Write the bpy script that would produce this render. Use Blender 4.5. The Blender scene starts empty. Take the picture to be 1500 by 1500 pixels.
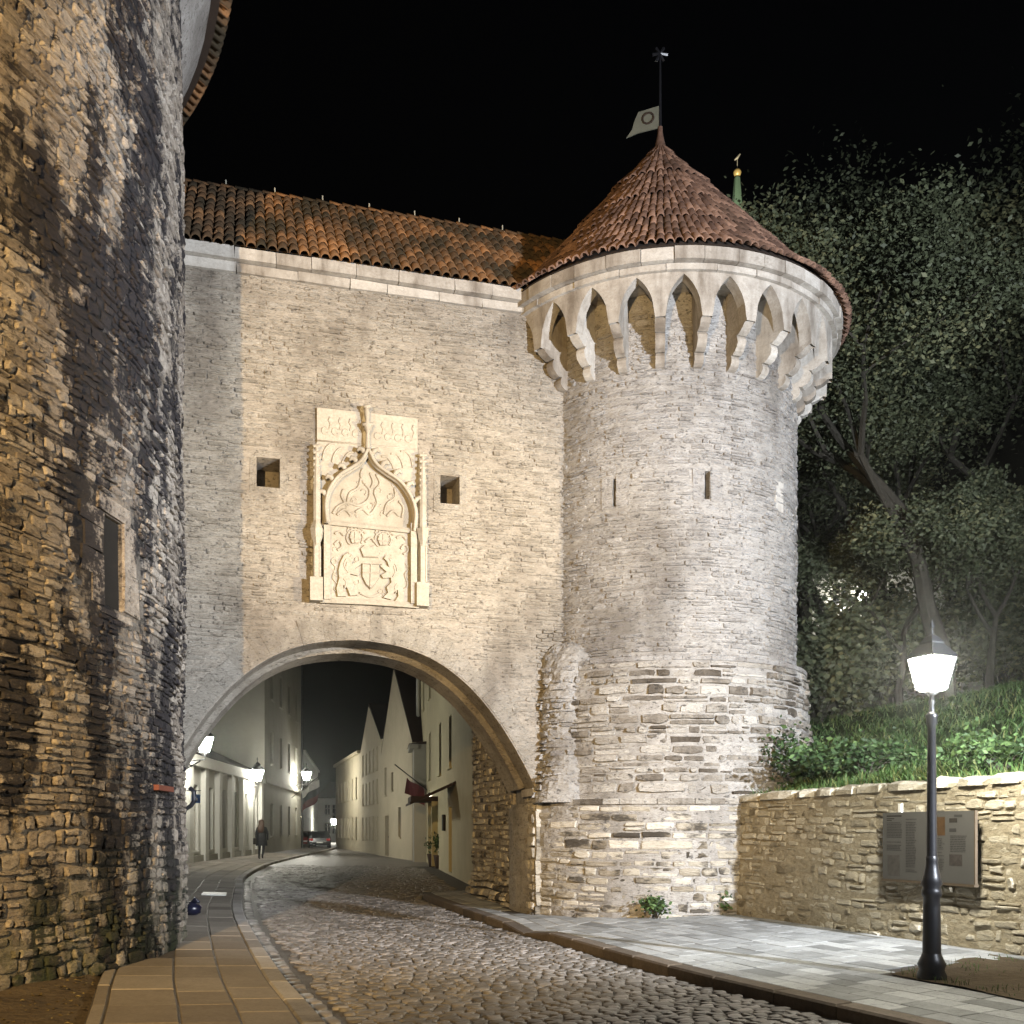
import bpy, math, random
import numpy as np
from mathutils import Vector, Matrix, noise

rad = math.radians
S = bpy.context.scene
COL = S.collection
rng = random.Random(11)

# ------------------------------------------------------------------ camera, sky, lamps, exposure
F, CX, CY, CAMZ = 1450.0, 750.0, 1215.0, 1.6
cam_d = bpy.data.cameras.new("camera")
cam = bpy.data.objects.new("camera", cam_d)
COL.objects.link(cam)
cam.location = (0, 0, CAMZ)
cam.rotation_euler = (rad(90), 0, 0)
cam_d.sensor_width = 36
cam_d.lens = 36 * F / 1500
cam_d.shift_y = (CY - 750) / 1500
cam_d.clip_end = 2000
S.camera = cam

W = bpy.data.worlds.new("World")
S.world = W
W.use_nodes = True
wn = W.node_tree
bgn = wn.nodes["Background"]
sky = wn.nodes.new("ShaderNodeTexSky")
sky.sky_type = 'NISHITA'
sky.sun_disc = False
sky.sun_elevation = rad(-4)
sky.sun_rotation = rad(200)
wn.links.new(sky.outputs[0], bgn.inputs[0])
bgn.inputs[1].default_value = 0.018

sun_d = bpy.data.lights.new("moon", 'SUN')
sun_d.energy = 0.012
sun_d.angle = rad(0.5)
sun_d.color = (0.8, 0.88, 1)
sun = bpy.data.objects.new("moon", sun_d)
COL.objects.link(sun)
sun.rotation_euler = (rad(50), 0, rad(30))

S.view_settings.view_transform = 'Standard'
S.view_settings.look = 'None'
S.view_settings.exposure = 1.08
S.view_settings.gamma = 1.0
S.cycles.use_denoising = True
S.cycles.max_bounces = 6
S.cycles.diffuse_bounces = 3
S.cycles.caustics_reflective = False
S.cycles.caustics_refractive = False
S.cycles.sample_clamp_indirect = 4.0

FLOOD_POS, FLOOD_W, FLOOD_COL = (8.2, 3.4, 5.0), 8600, (0.84, 0.90, 1.0)
KEY_POS, KEY_W, KEY_COL = (9.5, 9.0, 4.3), 4700, (1.0, 0.78, 0.45)
WARM_POS, WARM_W, WARM_COL = (-3.15, -4.0, 5.2), 7000, (1.0, 0.66, 0.28)


def U(px, py, Y):
    return Vector(((px - CX) / F * Y, Y, CAMZ + (CY - py) / F * Y))


def px_of(p):
    return CX + F * p[0] / p[1], CY - F * (p[2] - CAMZ) / p[1]


# ------------------------------------------------------------------ object helpers
WL = {}


def finish(o, parent=None, w=(0, 0, 0)):
    COL.objects.link(o)
    w = Vector(w)
    if parent is not None:
        o.parent = parent
        o.location = w - WL[parent.name]
    else:
        o.location = w
    WL[o.name] = w
    return o


def tag(o, label, cat, group=None, kind=None):
    o["label"] = label
    o["category"] = cat
    if group:
        o["group"] = group
    if kind:
        o["kind"] = kind
    return o


def empty(name, w, label, cat, group=None):
    o = bpy.data.objects.new(name, None)
    o.empty_display_size = 0.2
    finish(o, None, w)
    return tag(o, label, cat, group)


def mesh_obj(name, verts, faces, mat, parent=None, tones=None, smooth=False, w=None, kind=None):
    v = np.asarray(verts, dtype=float).reshape(-1, 3)
    if w is None:
        w = (v.min(0) + v.max(0)) / 2 if parent is not None else (0, 0, 0)
    w = np.asarray(w, dtype=float)
    me = bpy.data.meshes.new(name)
    me.from_pydata((v - w).tolist(), [], faces)
    a = me.attributes.new("tone", 'FLOAT', 'FACE')
    if tones is None:
        tones = [0.5] * len(faces)
    elif isinstance(tones, (int, float)):
        tones = [float(tones)] * len(faces)
    a.data.foreach_set("value", np.asarray(tones, dtype=np.float32))
    if smooth:
        me.polygons.foreach_set("use_smooth", [True] * len(faces))
    if mat:
        me.materials.append(mat)
    o = bpy.data.objects.new(name, me)
    finish(o, parent, w)
    if kind:
        o["kind"] = kind
    return o


class MB:
    def __init__(s):
        s.v, s.f, s.t = [], [], []
        s.tone = 0.5

    def add(s, verts, faces, tone=None):
        b = len(s.v)
        s.v.extend([tuple(p) for p in verts])
        s.f.extend([tuple(i + b for i in f) for f in faces])
        s.t.extend([s.tone if tone is None else tone] * len(faces))
        return s

    def hexa(s, p, tone=None):      # 8 corners: bottom 4 ccw, top 4 ccw
        return s.add(p, [(3, 2, 1, 0), (4, 5, 6, 7), (0, 1, 5, 4), (1, 2, 6, 5), (2, 3, 7, 6), (3, 0, 4, 7)], tone)

    def box(s, c, size, rz=0.0, tone=None):
        hx, hy, hz = size[0] / 2, size[1] / 2, size[2] / 2
        ca, sa = math.cos(rz), math.sin(rz)
        pts = []
        for z in (-hz, hz):
            for x, y in ((-hx, -hy), (hx, -hy), (hx, hy), (-hx, hy)):
                pts.append((c[0] + x * ca - y * sa, c[1] + x * sa + y * ca, c[2] + z))
        return s.hexa(pts, tone)

    def sbox(s, surf, u0, u1, v0, v1, d0, d1, tone=None, j=0.0):   # box in surface coordinates, j = corner jitter
        q = lambda: rng.uniform(-j, j)
        pts = []
        for v in (v0, v1):
            for u, d in ((u0, d1), (u1, d1), (u1, d0), (u0, d0)):
                pts.append(surf(u + q(), v + q(), d + q() * 0.5))
        return s.hexa(pts, tone)

    def tube(s, pts, r, n=6, cap=True, tone=None):
        pts = [Vector(p) for p in pts]
        rs = r if isinstance(r, (list, tuple)) else [r] * len(pts)
        rings = []
        prev = None
        for i, p in enumerate(pts):
            d = (pts[min(i + 1, len(pts) - 1)] - pts[max(i - 1, 0)])
            if d.length < 1e-9:
                d = Vector((0, 0, 1))
            d.normalize()
            a = Vector((0, 0, 1)) if abs(d.z) < 0.9 else Vector((1, 0, 0))
            if prev is not None:
                a = prev
            x = d.cross(a)
            if x.length < 1e-6:
                x = d.orthogonal()
            x.normalize()
            y = d.cross(x).normalized()
            prev = -y if prev is None else x.cross(d) * 1.0
            prev = x.cross(d)
            rings.append([p + (x * math.cos(2 * math.pi * k / n) + y * math.sin(2 * math.pi * k / n)) * rs[i] for k in range(n)])
        vs = [q for ring in rings for q in ring]
        fs = []
        for i in range(len(pts) - 1):
            for k in range(n):
                k2 = (k + 1) % n
                fs.append((i * n + k, i * n + k2, (i + 1) * n + k2, (i + 1) * n + k))
        if cap:
            fs.append(tuple(range(n - 1, -1, -1)))
            fs.append(tuple((len(pts) - 1) * n + k for k in range(n)))
        return s.add(vs, fs, tone)

    def lathe(s, prof, c, n=24, a0=0.0, a1=2 * math.pi, tone=None, closed=True):
        full = abs(a1 - a0 - 2 * math.pi) < 1e-6
        m = n if full else n + 1
        vs = []
        for r, z in prof:
            for k in range(m):
                a = a0 + (a1 - a0) * k / n
                vs.append((c[0] + r * math.cos(a), c[1] + r * math.sin(a), c[2] + z))
        fs = []
        for i in range(len(prof) - 1):
            for k in range(n):
                k2 = (k + 1) % m
                fs.append((i * m + k, i * m + k2, (i + 1) * m + k2, (i + 1) * m + k))
        return s.add(vs, fs, tone)

    def obj(s, name, mat, parent=None, smooth=False, w=None, kind=None):
        return mesh_obj(name, s.v, s.f, mat, parent, s.t, smooth, w, kind)


def holed(mb, surf, u0, u1, v0, v1, holes, reveal, d=0.0, extra_u=(), extra_v=()):
    """wall face with rectangular openings and their reveals"""
    us = sorted(set([u0, u1] + [x for h in holes for x in h[:2]] + list(extra_u)))
    vs = sorted(set([v0, v1] + [x for h in holes for x in h[2:4]] + list(extra_v)))
    us = [x for x in us if u0 - 1e-9 <= x <= u1 + 1e-9]
    vs = [x for x in vs if v0 - 1e-9 <= x <= v1 + 1e-9]
    for i in range(len(us) - 1):
        for k in range(len(vs) - 1):
            um, vm = (us[i] + us[i + 1]) / 2, (vs[k] + vs[k + 1]) / 2
            if any(h[0] < um < h[1] and h[2] < vm < h[3] for h in holes):
                continue
            mb.add([surf(us[i], vs[k], d), surf(us[i + 1], vs[k], d), surf(us[i + 1], vs[k + 1], d), surf(us[i], vs[k + 1], d)], [(0, 1, 2, 3)])
    for a, b, c, e in [h[:4] for h in holes]:
        q = [(a, c), (b, c), (b, e), (a, e)]
        for k in range(4):
            p, r = q[k], q[(k + 1) % 4]
            mb.add([surf(p[0], p[1], d), surf(r[0], r[1], d), surf(r[0], r[1], d - reveal), surf(p[0], p[1], d - reveal)], [(3, 2, 1, 0)])
    return mb


# ------------------------------------------------------------------ materials
def mat_new(name):
    m = bpy.data.materials.new(name)
    m.use_nodes = True
    nt = m.node_tree
    b = nt.nodes["Principled BSDF"]
    return m, nt, b


def nd(nt, t, **kw):
    n = nt.nodes.new(t)
    for k, v in kw.items():
        setattr(n, k, v)
    return n


def noise_n(nt, scale, detail=5, rough=0.6, stretch=None, off=0.0):
    g = nd(nt, "ShaderNodeNewGeometry")
    mp = nd(nt, "ShaderNodeMapping")
    mp.inputs["Location"].default_value = (off, off * 1.7, off * 0.6)
    if stretch:
        mp.inputs["Scale"].default_value = stretch
    nt.links.new(g.outputs["Position"], mp.inputs[0])
    n = nd(nt, "ShaderNodeTexNoise")
    n.inputs["Scale"].default_value = scale
    n.inputs["Detail"].default_value = detail
    n.inputs["Roughness"].default_value = rough
    nt.links.new(mp.outputs[0], n.inputs["Vector"])
    return n.outputs["Fac"]


def ramp(nt, fac, stops):
    r = nd(nt, "ShaderNodeValToRGB")
    els = r.color_ramp.elements
    while len(els) < len(stops):
        els.new(0.5)
    for e, (p, c) in zip(els, stops):
        e.position = p
        e.color = (c, c, c, 1) if isinstance(c, (int, float)) else (*c, 1)
    nt.links.new(fac, r.inputs[0])
    return r.outputs[0]


def mixc(nt, fac, a, b, mode='MIX'):
    m = nd(nt, "ShaderNodeMix", data_type='RGBA', blend_type=mode)
    for sock, val in ((m.inputs[0], fac), (m.inputs[6], a), (m.inputs[7], b)):
        if isinstance(val, (int, float)):
            sock.default_value = val if sock.type == 'VALUE' else (val, val, val, 1)
        elif isinstance(val, tuple):
            sock.default_value = (*val, 1)
        else:
            nt.links.new(val, sock)
    return m.outputs[2]


def mth(nt, op, a, b=0.0):
    m = nd(nt, "ShaderNodeMath", operation=op)
    for sock, val in ((m.inputs[0], a), (m.inputs[1], b)):
        if isinstance(val, (int, float)):
            sock.default_value = val
        else:
            nt.links.new(val, sock)
    return m.outputs[0]


def tone_n(nt):
    a = nd(nt, "ShaderNodeAttribute", attribute_name="tone", attribute_type='GEOMETRY')
    return a.outputs["Fac"]


def bump(nt, b, h, strength=0.5, dist=0.02):
    bp = nd(nt, "ShaderNodeBump")
    bp.inputs["Strength"].default_value = strength
    bp.inputs["Distance"].default_value = dist
    nt.links.new(h, bp.inputs["Height"])
    nt.links.new(bp.outputs[0], b.inputs["Normal"])


def stone_mat(name, dark, mid, light, stain=(0.03, 0.03, 0.035), stain_lo=0.62, stain_hi=0.75, stain_amt=0.8, bed=(1, 1, 9),
              fine=16, bstr=0.6, bdist=0.03, stain_scale=0.8, stain_str=(1, 1, 0.5), moss=0.0, off=0.0, tw=0.5, pits=0.0, pit_scale=11, sj=0.16):
    m, nt, b = mat_new(name)
    t = tone_n(nt)
    n1 = noise_n(nt, fine, 8, 0.68, bed, off)
    n2 = noise_n(nt, 3.2, 6, 0.6, (1, 1, 2.5), off + 3)
    v = mth(nt, 'ADD', mth(nt, 'MULTIPLY', t, tw), mth(nt, 'ADD', mth(nt, 'MULTIPLY', n1, 0.45 + (0.55 - tw) * 1.0), mth(nt, 'MULTIPLY', n2, 0.35)))
    col = ramp(nt, v, [(0.34, dark), (0.62, mid), (0.90, light)])
    ns = noise_n(nt, stain_scale, 9, 0.66, stain_str, off + 7)
    ns = mth(nt, 'ADD', ns, mth(nt, 'ADD', mth(nt, 'MULTIPLY', mth(nt, 'SUBTRACT', 0.5, t), sj), mth(nt, 'MULTIPLY', mth(nt, 'SUBTRACT', n1, 0.5), 0.30)))
    f = ramp(nt, ns, [(stain_lo, 0.0), (stain_hi, stain_amt)])
    col = mixc(nt, f, col, stain)
    speck = ramp(nt, noise_n(nt, 38, 4, 0.7, (1, 1, 2), off + 1), [(0.28, 0.55), (0.42, 0.0)])
    col = mixc(nt, speck, col, tuple(x * 0.25 for x in mid))
    if pits:
        pf = ramp(nt, noise_n(nt, pit_scale, 5, 0.75, (1, 1, 1.8), off + 13), [(0.34, pits), (0.45, 0.0)])
        col = mixc(nt, pf, col, tuple(x * 0.14 for x in mid))
    if moss:
        g = nd(nt, "ShaderNodeNewGeometry")
        sp = nd(nt, "ShaderNodeSeparateXYZ")
        nt.links.new(g.outputs["Position"], sp.inputs[0])
        zz = nd(nt, "ShaderNodeMapRange")
        zz.inputs[1].default_value, zz.inputs[2].default_value = 1.6, 0.2
        zz.inputs[3].default_value, zz.inputs[4].default_value = 0, moss
        nt.links.new(sp.outputs[2], zz.inputs[0])
        mm = mth(nt, 'MULTIPLY', zz.outputs[0], ramp(nt, noise_n(nt, 2.5, 6, 0.7), [(0.4, 0.0), (0.6, 1.0)]))
        col = mixc(nt, mm, col, (0.05, 0.07, 0.025))
    nt.links.new(col, b.inputs["Base Color"])
    b.inputs["Roughness"].default_value = 0.92
    b.inputs["Specular IOR Level"].default_value = 0.25
    hgt = mth(nt, 'ADD', n1, mth(nt, 'MULTIPLY', noise_n(nt, fine * 0.35, 6, 0.7, bed, off + 5), 1.2))
    bump(nt, b, hgt, bstr, bdist)
    return m


def flat_mat(name, c, rough=0.7, metal=0.0, var=0.25, scale=9, bstr=0.15, spec=0.4, coat=0.0):
    m, nt, b = mat_new(name)
    n = noise_n(nt, scale, 6, 0.65)
    t = tone_n(nt)
    k = mth(nt, 'ADD', mth(nt, 'MULTIPLY', n, 0.7), mth(nt, 'MULTIPLY', t, 0.3))
    col = ramp(nt, k, [(0.25, tuple(x * (1 - var) for x in c)), (0.75, tuple(min(1, x * (1 + var)) for x in c))])
    nt.links.new(col, b.inputs["Base Color"])
    b.inputs["Roughness"].default_value = rough
    b.inputs["Metallic"].default_value = metal
    b.inputs["Specular IOR Level"].default_value = spec
    b.inputs["Coat Weight"].default_value = coat
    if bstr:
        bump(nt, b, noise_n(nt, scale * 4, 5, 0.7), bstr, 0.01)
    return m


def emit_mat(name, c, strength):
    m, nt, b = mat_new(name)
    b.inputs["Base Color"].default_value = (*c, 1)
    b.inputs["Emission Color"].default_value = (*c, 1)
    b.inputs["Emission Strength"].default_value = strength
    return m


M_GATE = stone_mat("gate_limestone", (0.18, 0.15, 0.115), (0.46, 0.415, 0.35), (0.68, 0.63, 0.56), tw=0.16, sj=.05, pits=.8, fine=24, stain=(0.19, 0.16, 0.13), stain_lo=0.48, stain_hi=0.68, stain_amt=0.75, bed=(1, 1, 3.4), bstr=1.0, bdist=0.06)
M_GATE_CORE = stone_mat("gate_mortar", (0.15, 0.125, 0.10), (0.34, 0.30, 0.25), (0.58, 0.53, 0.46), tw=0.2, pits=.85, fine=20, stain=(0.13, 0.11, 0.09), stain_lo=0.48, stain_hi=0.68, stain_amt=0.7, bed=(1, 1, 5), bstr=0.9, bdist=0.03)
M_TOWER = stone_mat("tower_limestone", (0.17, 0.145, 0.12), (0.46, 0.435, 0.41), (0.68, 0.66, 0.64), tw=0.18, sj=.05, pits=.8, fine=24, stain=(0.20, 0.175, 0.155), stain_lo=0.49, stain_hi=0.68, stain_amt=0.75, bed=(1, 1, 3.0), bstr=1.0, bdist=0.06, off=11)
M_TOWER_CORE = stone_mat("tower_mortar", (0.14, 0.12, 0.10), (0.34, 0.32, 0.295), (0.58, 0.56, 0.53), tw=0.22, pits=.85, fine=20, stain=(0.13, 0.115, 0.095), stain_lo=0.49, stain_hi=0.68, stain_amt=0.7, bed=(1, 1, 4), bstr=0.9, bdist=0.03, off=11)
M_BIG = stone_mat("great_tower_stone", (0.09, 0.075, 0.062), (0.27, 0.23, 0.19), (0.52, 0.46, 0.39), pits=.95, pit_scale=6, tw=.32, sj=.10, stain=(0.024, 0.022, 0.027), stain_lo=0.49, stain_hi=0.545, stain_amt=0.94, bed=(1, 1, 2), fine=14, bstr=1.0, bdist=0.05, stain_scale=1.25, stain_str=(1, 1, 0.45), moss=0.6, off=23)
M_BIG_CORE = stone_mat("great_tower_mortar", (0.06, 0.05, 0.042), (0.22, 0.19, 0.155), (0.42, 0.37, 0.31), pits=.95, pit_scale=6, tw=.4, stain=(0.018, 0.017, 0.02), stain_lo=0.48, stain_hi=0.54, stain_amt=0.92, bed=(1, 1, 2), fine=9, bstr=1.0, bdist=0.08, stain_scale=1.25, stain_str=(1, 1, 0.45), moss=0.6, off=23)
M_TLOW = stone_mat("tower_lower_limestone", (0.10, 0.08, 0.06), (0.34, 0.305, 0.26), (0.62, 0.59, 0.54), tw=0.42, pits=.9, pit_scale=7, fine=16, stain=(0.07, 0.055, 0.04), stain_lo=0.50, stain_hi=0.64, stain_amt=0.8, bed=(1, 1, 3), bstr=1.0, bdist=0.06, off=13)
M_RET = stone_mat("retaining_limestone", (0.20, 0.165, 0.11), (0.46, 0.41, 0.31), (0.68, 0.63, 0.52), tw=0.35, stain=(0.12, 0.095, 0.055), stain_lo=0.52, stain_hi=0.66, stain_amt=0.85, bed=(1, 1, 2.5), fine=13, bstr=0.9, bdist=0.04, off=31)
M_RET_CORE = stone_mat("retaining_mortar", (0.16, 0.125, 0.075), (0.34, 0.29, 0.2), (0.52, 0.46, 0.35), tw=0.3, bed=(1, 1, 2), fine=12, bstr=1.0, bdist=0.04, off=31)
M_DRESSED = stone_mat("dressed_limestone", (0.15, 0.13, 0.105), (0.34, 0.31, 0.27), (0.51, 0.485, 0.44), tw=0.35, stain=(0.13, 0.105, 0.08), stain_lo=0.47, stain_hi=0.66, stain_amt=0.8, stain_scale=1.5, stain_str=(1.6, 1.6, 0.5), bed=(1, 1, 1.5), fine=20, bstr=0.25, bdist=0.015, off=41)
M_RELIEF = stone_mat("carved_limestone", (0.19, 0.165, 0.135), (0.35, 0.315, 0.26), (0.48, 0.445, 0.38), stain=(0.16, 0.135, 0.10), stain_lo=0.52, stain_hi=0.7, stain_amt=0.6, tw=.2, bed=(1, 1, 1), fine=26, bstr=0.2, bdist=0.01, off=47)
M_PLINTH = stone_mat("plinth_limestone", (0.16, 0.13, 0.09), (0.40, 0.36, 0.29), (0.66, 0.62, 0.54), stain=(0.035, 0.03, 0.026), stain_lo=0.52, stain_hi=0.62, stain_amt=0.85, bed=(1, 1, 4), fine=12, bstr=0.9, bdist=0.04, stain_scale=1.6, stain_str=(1, 1, 2.2), off=53)
M_TILE = stone_mat("roof_tile_clay", (0.045, 0.034, 0.02), (0.10, 0.058, 0.030), (0.28, 0.14, 0.058), stain=(0.03, 0.026, 0.016), stain_lo=0.45, stain_hi=0.58, stain_amt=0.85, bed=(1, 1, 1), fine=14, bstr=0.4, bdist=0.015, stain_scale=0.9, stain_str=(1.4, 0.3, 0.3), off=61)
M_TILE_CONE = stone_mat("cone_tile_clay", (0.055, 0.033, 0.025), (0.105, 0.060, 0.042), (0.25, 0.15, 0.105), stain=(0.07, 0.045, 0.03), stain_lo=0.56, stain_hi=0.7, stain_amt=0.7, bed=(1, 1, 1), fine=14, bstr=0.4, bdist=0.015, off=67)
M_DECK = flat_mat("roof_underlay", (0.035, 0.022, 0.014), 0.95)
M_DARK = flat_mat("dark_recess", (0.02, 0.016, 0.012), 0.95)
M_IRON = flat_mat("black_cast_iron", (0.012, 0.012, 0.014), 0.38, 0.0, 0.3, 14, 0.1, 0.6)
M_VANE = flat_mat("weathered_copper", (0.17, 0.17, 0.13), 0.6, 0.3)
M_ROAD = stone_mat("road_bed", (0.035, 0.03, 0.027), (0.07, 0.062, 0.055), (0.12, 0.11, 0.1), bed=(1, 1, 1), fine=9, bstr=0.7, bdist=0.03, off=71)
M_ROAD.node_tree.nodes["Principled BSDF"].inputs["Roughness"].default_value = 0.6
M_COB = stone_mat("granite_cobble", (0.075, 0.068, 0.062), (0.145, 0.132, 0.12), (0.23, 0.21, 0.195), stain=(0.08, 0.07, 0.06), stain_lo=0.5, stain_hi=0.7, stain_amt=0.6, bed=(1, 1, 1), fine=18, bstr=0.35, bdist=0.012, off=73)
M_COB.node_tree.nodes["Principled BSDF"].inputs["Roughness"].default_value = 0.5
M_COB.node_tree.nodes["Principled BSDF"].inputs["Specular IOR Level"].default_value = 0.4
M_SLAB = stone_mat("pavement_slab_tan", (0.11, 0.09, 0.072), (0.18, 0.155, 0.125), (0.26, 0.23, 0.19), stain=(0.10, 0.085, 0.07), stain_lo=0.55, stain_hi=0.75, stain_amt=0.5, bed=(1, 1, 1), fine=22, bstr=0.2, bdist=0.008, off=79)
M_SLABG = stone_mat("pavement_slab_grey", (0.16, 0.165, 0.16), (0.29, 0.295, 0.29), (0.42, 0.425, 0.42), pits=.35, pit_scale=16, stain=(0.13, 0.13, 0.125), stain_lo=0.48, stain_hi=0.66, stain_amt=0.6, bed=(1, 1, 1), fine=22, bstr=0.3, bdist=0.01, off=83)
M_KERB = stone_mat("kerb_granite", (0.16, 0.145, 0.13), (0.27, 0.25, 0.225), (0.38, 0.355, 0.33), bed=(1, 1, 1), fine=20, bstr=0.3, bdist=0.012, off=89)
M_KERB_SHADE = stone_mat("kerb_shade_granite", (0.07, 0.055, 0.042), (0.13, 0.105, 0.082), (0.22, 0.185, 0.15), bed=(1, 1, 1), fine=20, bstr=0.4, bdist=0.015, off=90)  # kerb granite darkened, the right kerb's shade put into its colour
M_SOIL = stone_mat("bare_soil", (0.04, 0.028, 0.016), (0.085, 0.062, 0.038), (0.15, 0.115, 0.07), bed=(1, 1, 1), fine=14, bstr=1.0, bdist=0.05, off=91)
M_GRASSBED = stone_mat("turf_bank", (0.015, 0.022, 0.008), (0.03, 0.05, 0.014), (0.05, 0.08, 0.02), bed=(1, 1, 1), fine=6, bstr=1.0, bdist=0.08, off=93)


def leaf_mat(name, a, b_, c):
    m, nt, b = mat_new(name)
    t = tone_n(nt)
    col = ramp(nt, t, [(0.0, a), (0.6, b_), (1.0, c)])
    nt.links.new(col, b.inputs["Base Color"])
    b.inputs["Roughness"].default_value = 0.6
    b.inputs["Specular IOR Level"].default_value = 0.3
    b.inputs["Transmission Weight"].default_value = 0.0
    return m


M_LEAF = leaf_mat("tree_leaf", (0.055, 0.065, 0.035), (0.105, 0.12, 0.065), (0.18, 0.175, 0.085))
M_LEAF2 = leaf_mat("shrub_leaf", (0.02, 0.04, 0.015), (0.05, 0.09, 0.03), (0.09, 0.15, 0.05))
M_GRASS = leaf_mat("grass_blade", (0.035, 0.075, 0.018), (0.075, 0.135, 0.035), (0.2, 0.21, 0.075))
M_BARK = stone_mat("tree_bark", (0.025, 0.022, 0.017), (0.05, 0.045, 0.035), (0.085, 0.075, 0.058), bed=(1, 1, 0.2), fine=14, bstr=0.8, bdist=0.03, off=97)

# ------------------------------------------------------------------ masonry
def stone_piece(u0, u1, v0, v1, d, r, jit, rings=2, back=-0.03, inset=0.30, lip=0.6):
    w, h = u1 - u0, v1 - v0
    m = min(w, h)
    cu, cv = (u0 + u1) / 2, (v0 + v1) / 2
    nu = 3 if w > 1.6 * h else 2
    ring = []
    for k in range(nu):
        ring.append((u0 + w * k / nu, v0))
    ring.append((u1, v0)); ring.append((u1, cv))
    for k in range(nu):
        ring.append((u1 - w * k / nu, v1))
    ring.append((u0, v1)); ring.append((u0, cv))
    pts = []
    for (a, b) in ring:
        corner = (a in (u0, u1)) and (b in (v0, v1))
        k = r.uniform(0.06, 0.26) * m if corner else r.uniform(-0.03, 0.10) * m
        da, db = cu - a, cv - b
        sa = (1 if da > 0 else -1) if abs(da) > w * 0.3 else 0
        sb = (1 if db > 0 else -1) if abs(db) > h * 0.3 else 0
        kk = k * (0.6 if corner else 1)
        pts.append((a + sa * kk + r.uniform(-jit, jit) * m, b + sb * kk + r.uniform(-jit, jit) * m))
    n = len(pts)
    V = [(a, b, back) for a, b in pts]
    tilt_u, tilt_v = r.uniform(-0.35, 0.35) * d, r.uniform(-0.35, 0.35) * d

    def dep(a, b, k):
        return d * k + tilt_u * (a - cu) / w * 2 + tilt_v * (b - cv) / h * 2
    lay = [(0.03, lip)] if rings == 2 else []
    lay.append((inset * (0.6 if rings == 1 else 1), 1.0))
    for ins, k in lay:
        for a, b in pts:
            fa = 1 - ins * m / w
            fb = 1 - ins * m / h
            aa, bb = cu + (a - cu) * fa, cv + (b - cv) * fb
            V.append((aa, bb, dep(aa, bb, k * r.uniform(0.85, 1.12))))
    V.append((cu + r.uniform(-.2, .2) * w, cv + r.uniform(-.15, .15) * h, d * r.uniform(0.95, 1.25)))
    Fc = []
    L = len(lay)
    for q in range(L):
        for k in range(n):
            k2 = (k + 1) % n
            Fc.append((q * n + k, q * n + k2, (q + 1) * n + k2, (q + 1) * n + k))
    c = len(V) - 1
    for k in range(n):
        Fc.append((L * n + k, L * n + (k + 1) % n, c))
    return V, Fc


def masonry(surf, u0, u1, v0, v1, ch, sw, joint, proud, seed, skip=None, jit=0.04, rings=2, wave=0.03, keep=None, tonef=None, hscale=None):
    r = random.Random(seed)
    out = []
    v = v0
    while v < v1 - ch[0] * 0.5:
        h = r.uniform(*ch)
        if hscale:
            h *= hscale(v)
        if v + h > v1:
            h = v1 - v
        u = u0 + r.uniform(-sw[1], 0)
        ph = r.uniform(0, 100)
        while u < u1:
            w = r.uniform(*sw)
            if r.random() < 0.15:
                w *= 1.5
            a, b = max(u, u0), min(u + w, u1)
            u += w
            if b - a < 0.06:
                continue
            off = wave * noise.noise(Vector(((a + b) * 0.35, v * 0.8, seed)))
            j = joint * r.uniform(0.6, 1.5)
            q0, q1 = v + off + j / 2, v + h + off - j / 2
            cells = [(q0, q1)]
            if h > ch[0] * 1.5 and r.random() < 0.25:       # two thin stones stacked
                mid = q0 + (q1 - q0) * r.uniform(0.4, 0.6)
                cells = [(q0, mid - j / 2), (mid + j / 2, q1)]
            for c0, c1 in cells:
                aa, bb = a + j / 2, b - j / 2
                if c1 - c0 < 0.025 or bb - aa < 0.04:
                    continue
                if skip and skip(aa, bb, c0, c1):
                    continue
                d = r.uniform(*proud)
                V, Fc = stone_piece(aa, bb, c0, c1, d, r, jit, rings)
                P = [surf(*p) for p in V]
                c = surf((aa + bb) / 2, (c0 + c1) / 2, 0)
                if keep and not keep(c):
                    continue
                tone = min(1, max(0, r.gauss(0.5, 0.25)))
                if tonef:
                    tone = tonef(tone, c, r)
                e = surf((aa + bb) / 2, (c0 + c1) / 2, 1.0)
                nx, ny = e[0] - c[0], e[1] - c[1]
                X, Y = px_of(c) if c[1] > 0.5 else (-1e4, 0)
                dist = math.hypot(c[0], c[1])
                facing = max(0.02, -(nx * c[0] + ny * c[1]) / dist)
                area = (bb - aa) * (c1 - c0) * facing / (dist * dist)
                if not (0 < X < 1500 and 0 < Y < 1500):
                    area *= 1e-3
                out.append((P, Fc, tone, area, (X, Y)))
        v += h
    return out


def emit_pieces(parent, pieces, mat, name, mass, cap=300, vis=None, smooth=False):
    pieces = sorted(pieces, key=lambda p: -(p[3] * (1e-3 if vis and not vis(p[4]) else 1)))
    for P, Fc, t, a, _ in pieces[:cap]:
        mesh_obj(name, P, Fc, mat, parent, t, smooth)
    rest = pieces[cap:]
    if rest:
        mb = MB()
        for P, Fc, t, a, _ in rest:
            mb.add(P, Fc, t)
        mb.obj(mass, mat, parent, smooth, kind="stuff")


def rough(surf, amp, base, seed, fine=1.0, low=1.2):
    def f(u, v, d):
        p = surf(u, v, 0)
        q = Vector((p[0], p[1], p[2] * 1.6))
        n = noise.noise(q * 2.3 * fine + Vector((seed, 0, 0))) * .55 + noise.noise(q * 6.5 * fine + Vector((0, seed, 0))) * .4 + noise.noise(q * 15 * fine) * .3 + low * max(0, noise.noise(q * .55 + Vector((seed * 3, 1, 0))))
        return surf(u, v, d + base + amp * n)
    return f


def steps(a, b, st, avoid=(), gap=0.02):
    n = int((b - a) / st)
    return [a + (b - a) * i / n for i in range(1, n) if not any(abs(a + (b - a) * i / n - x) < gap for x in avoid)]


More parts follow.
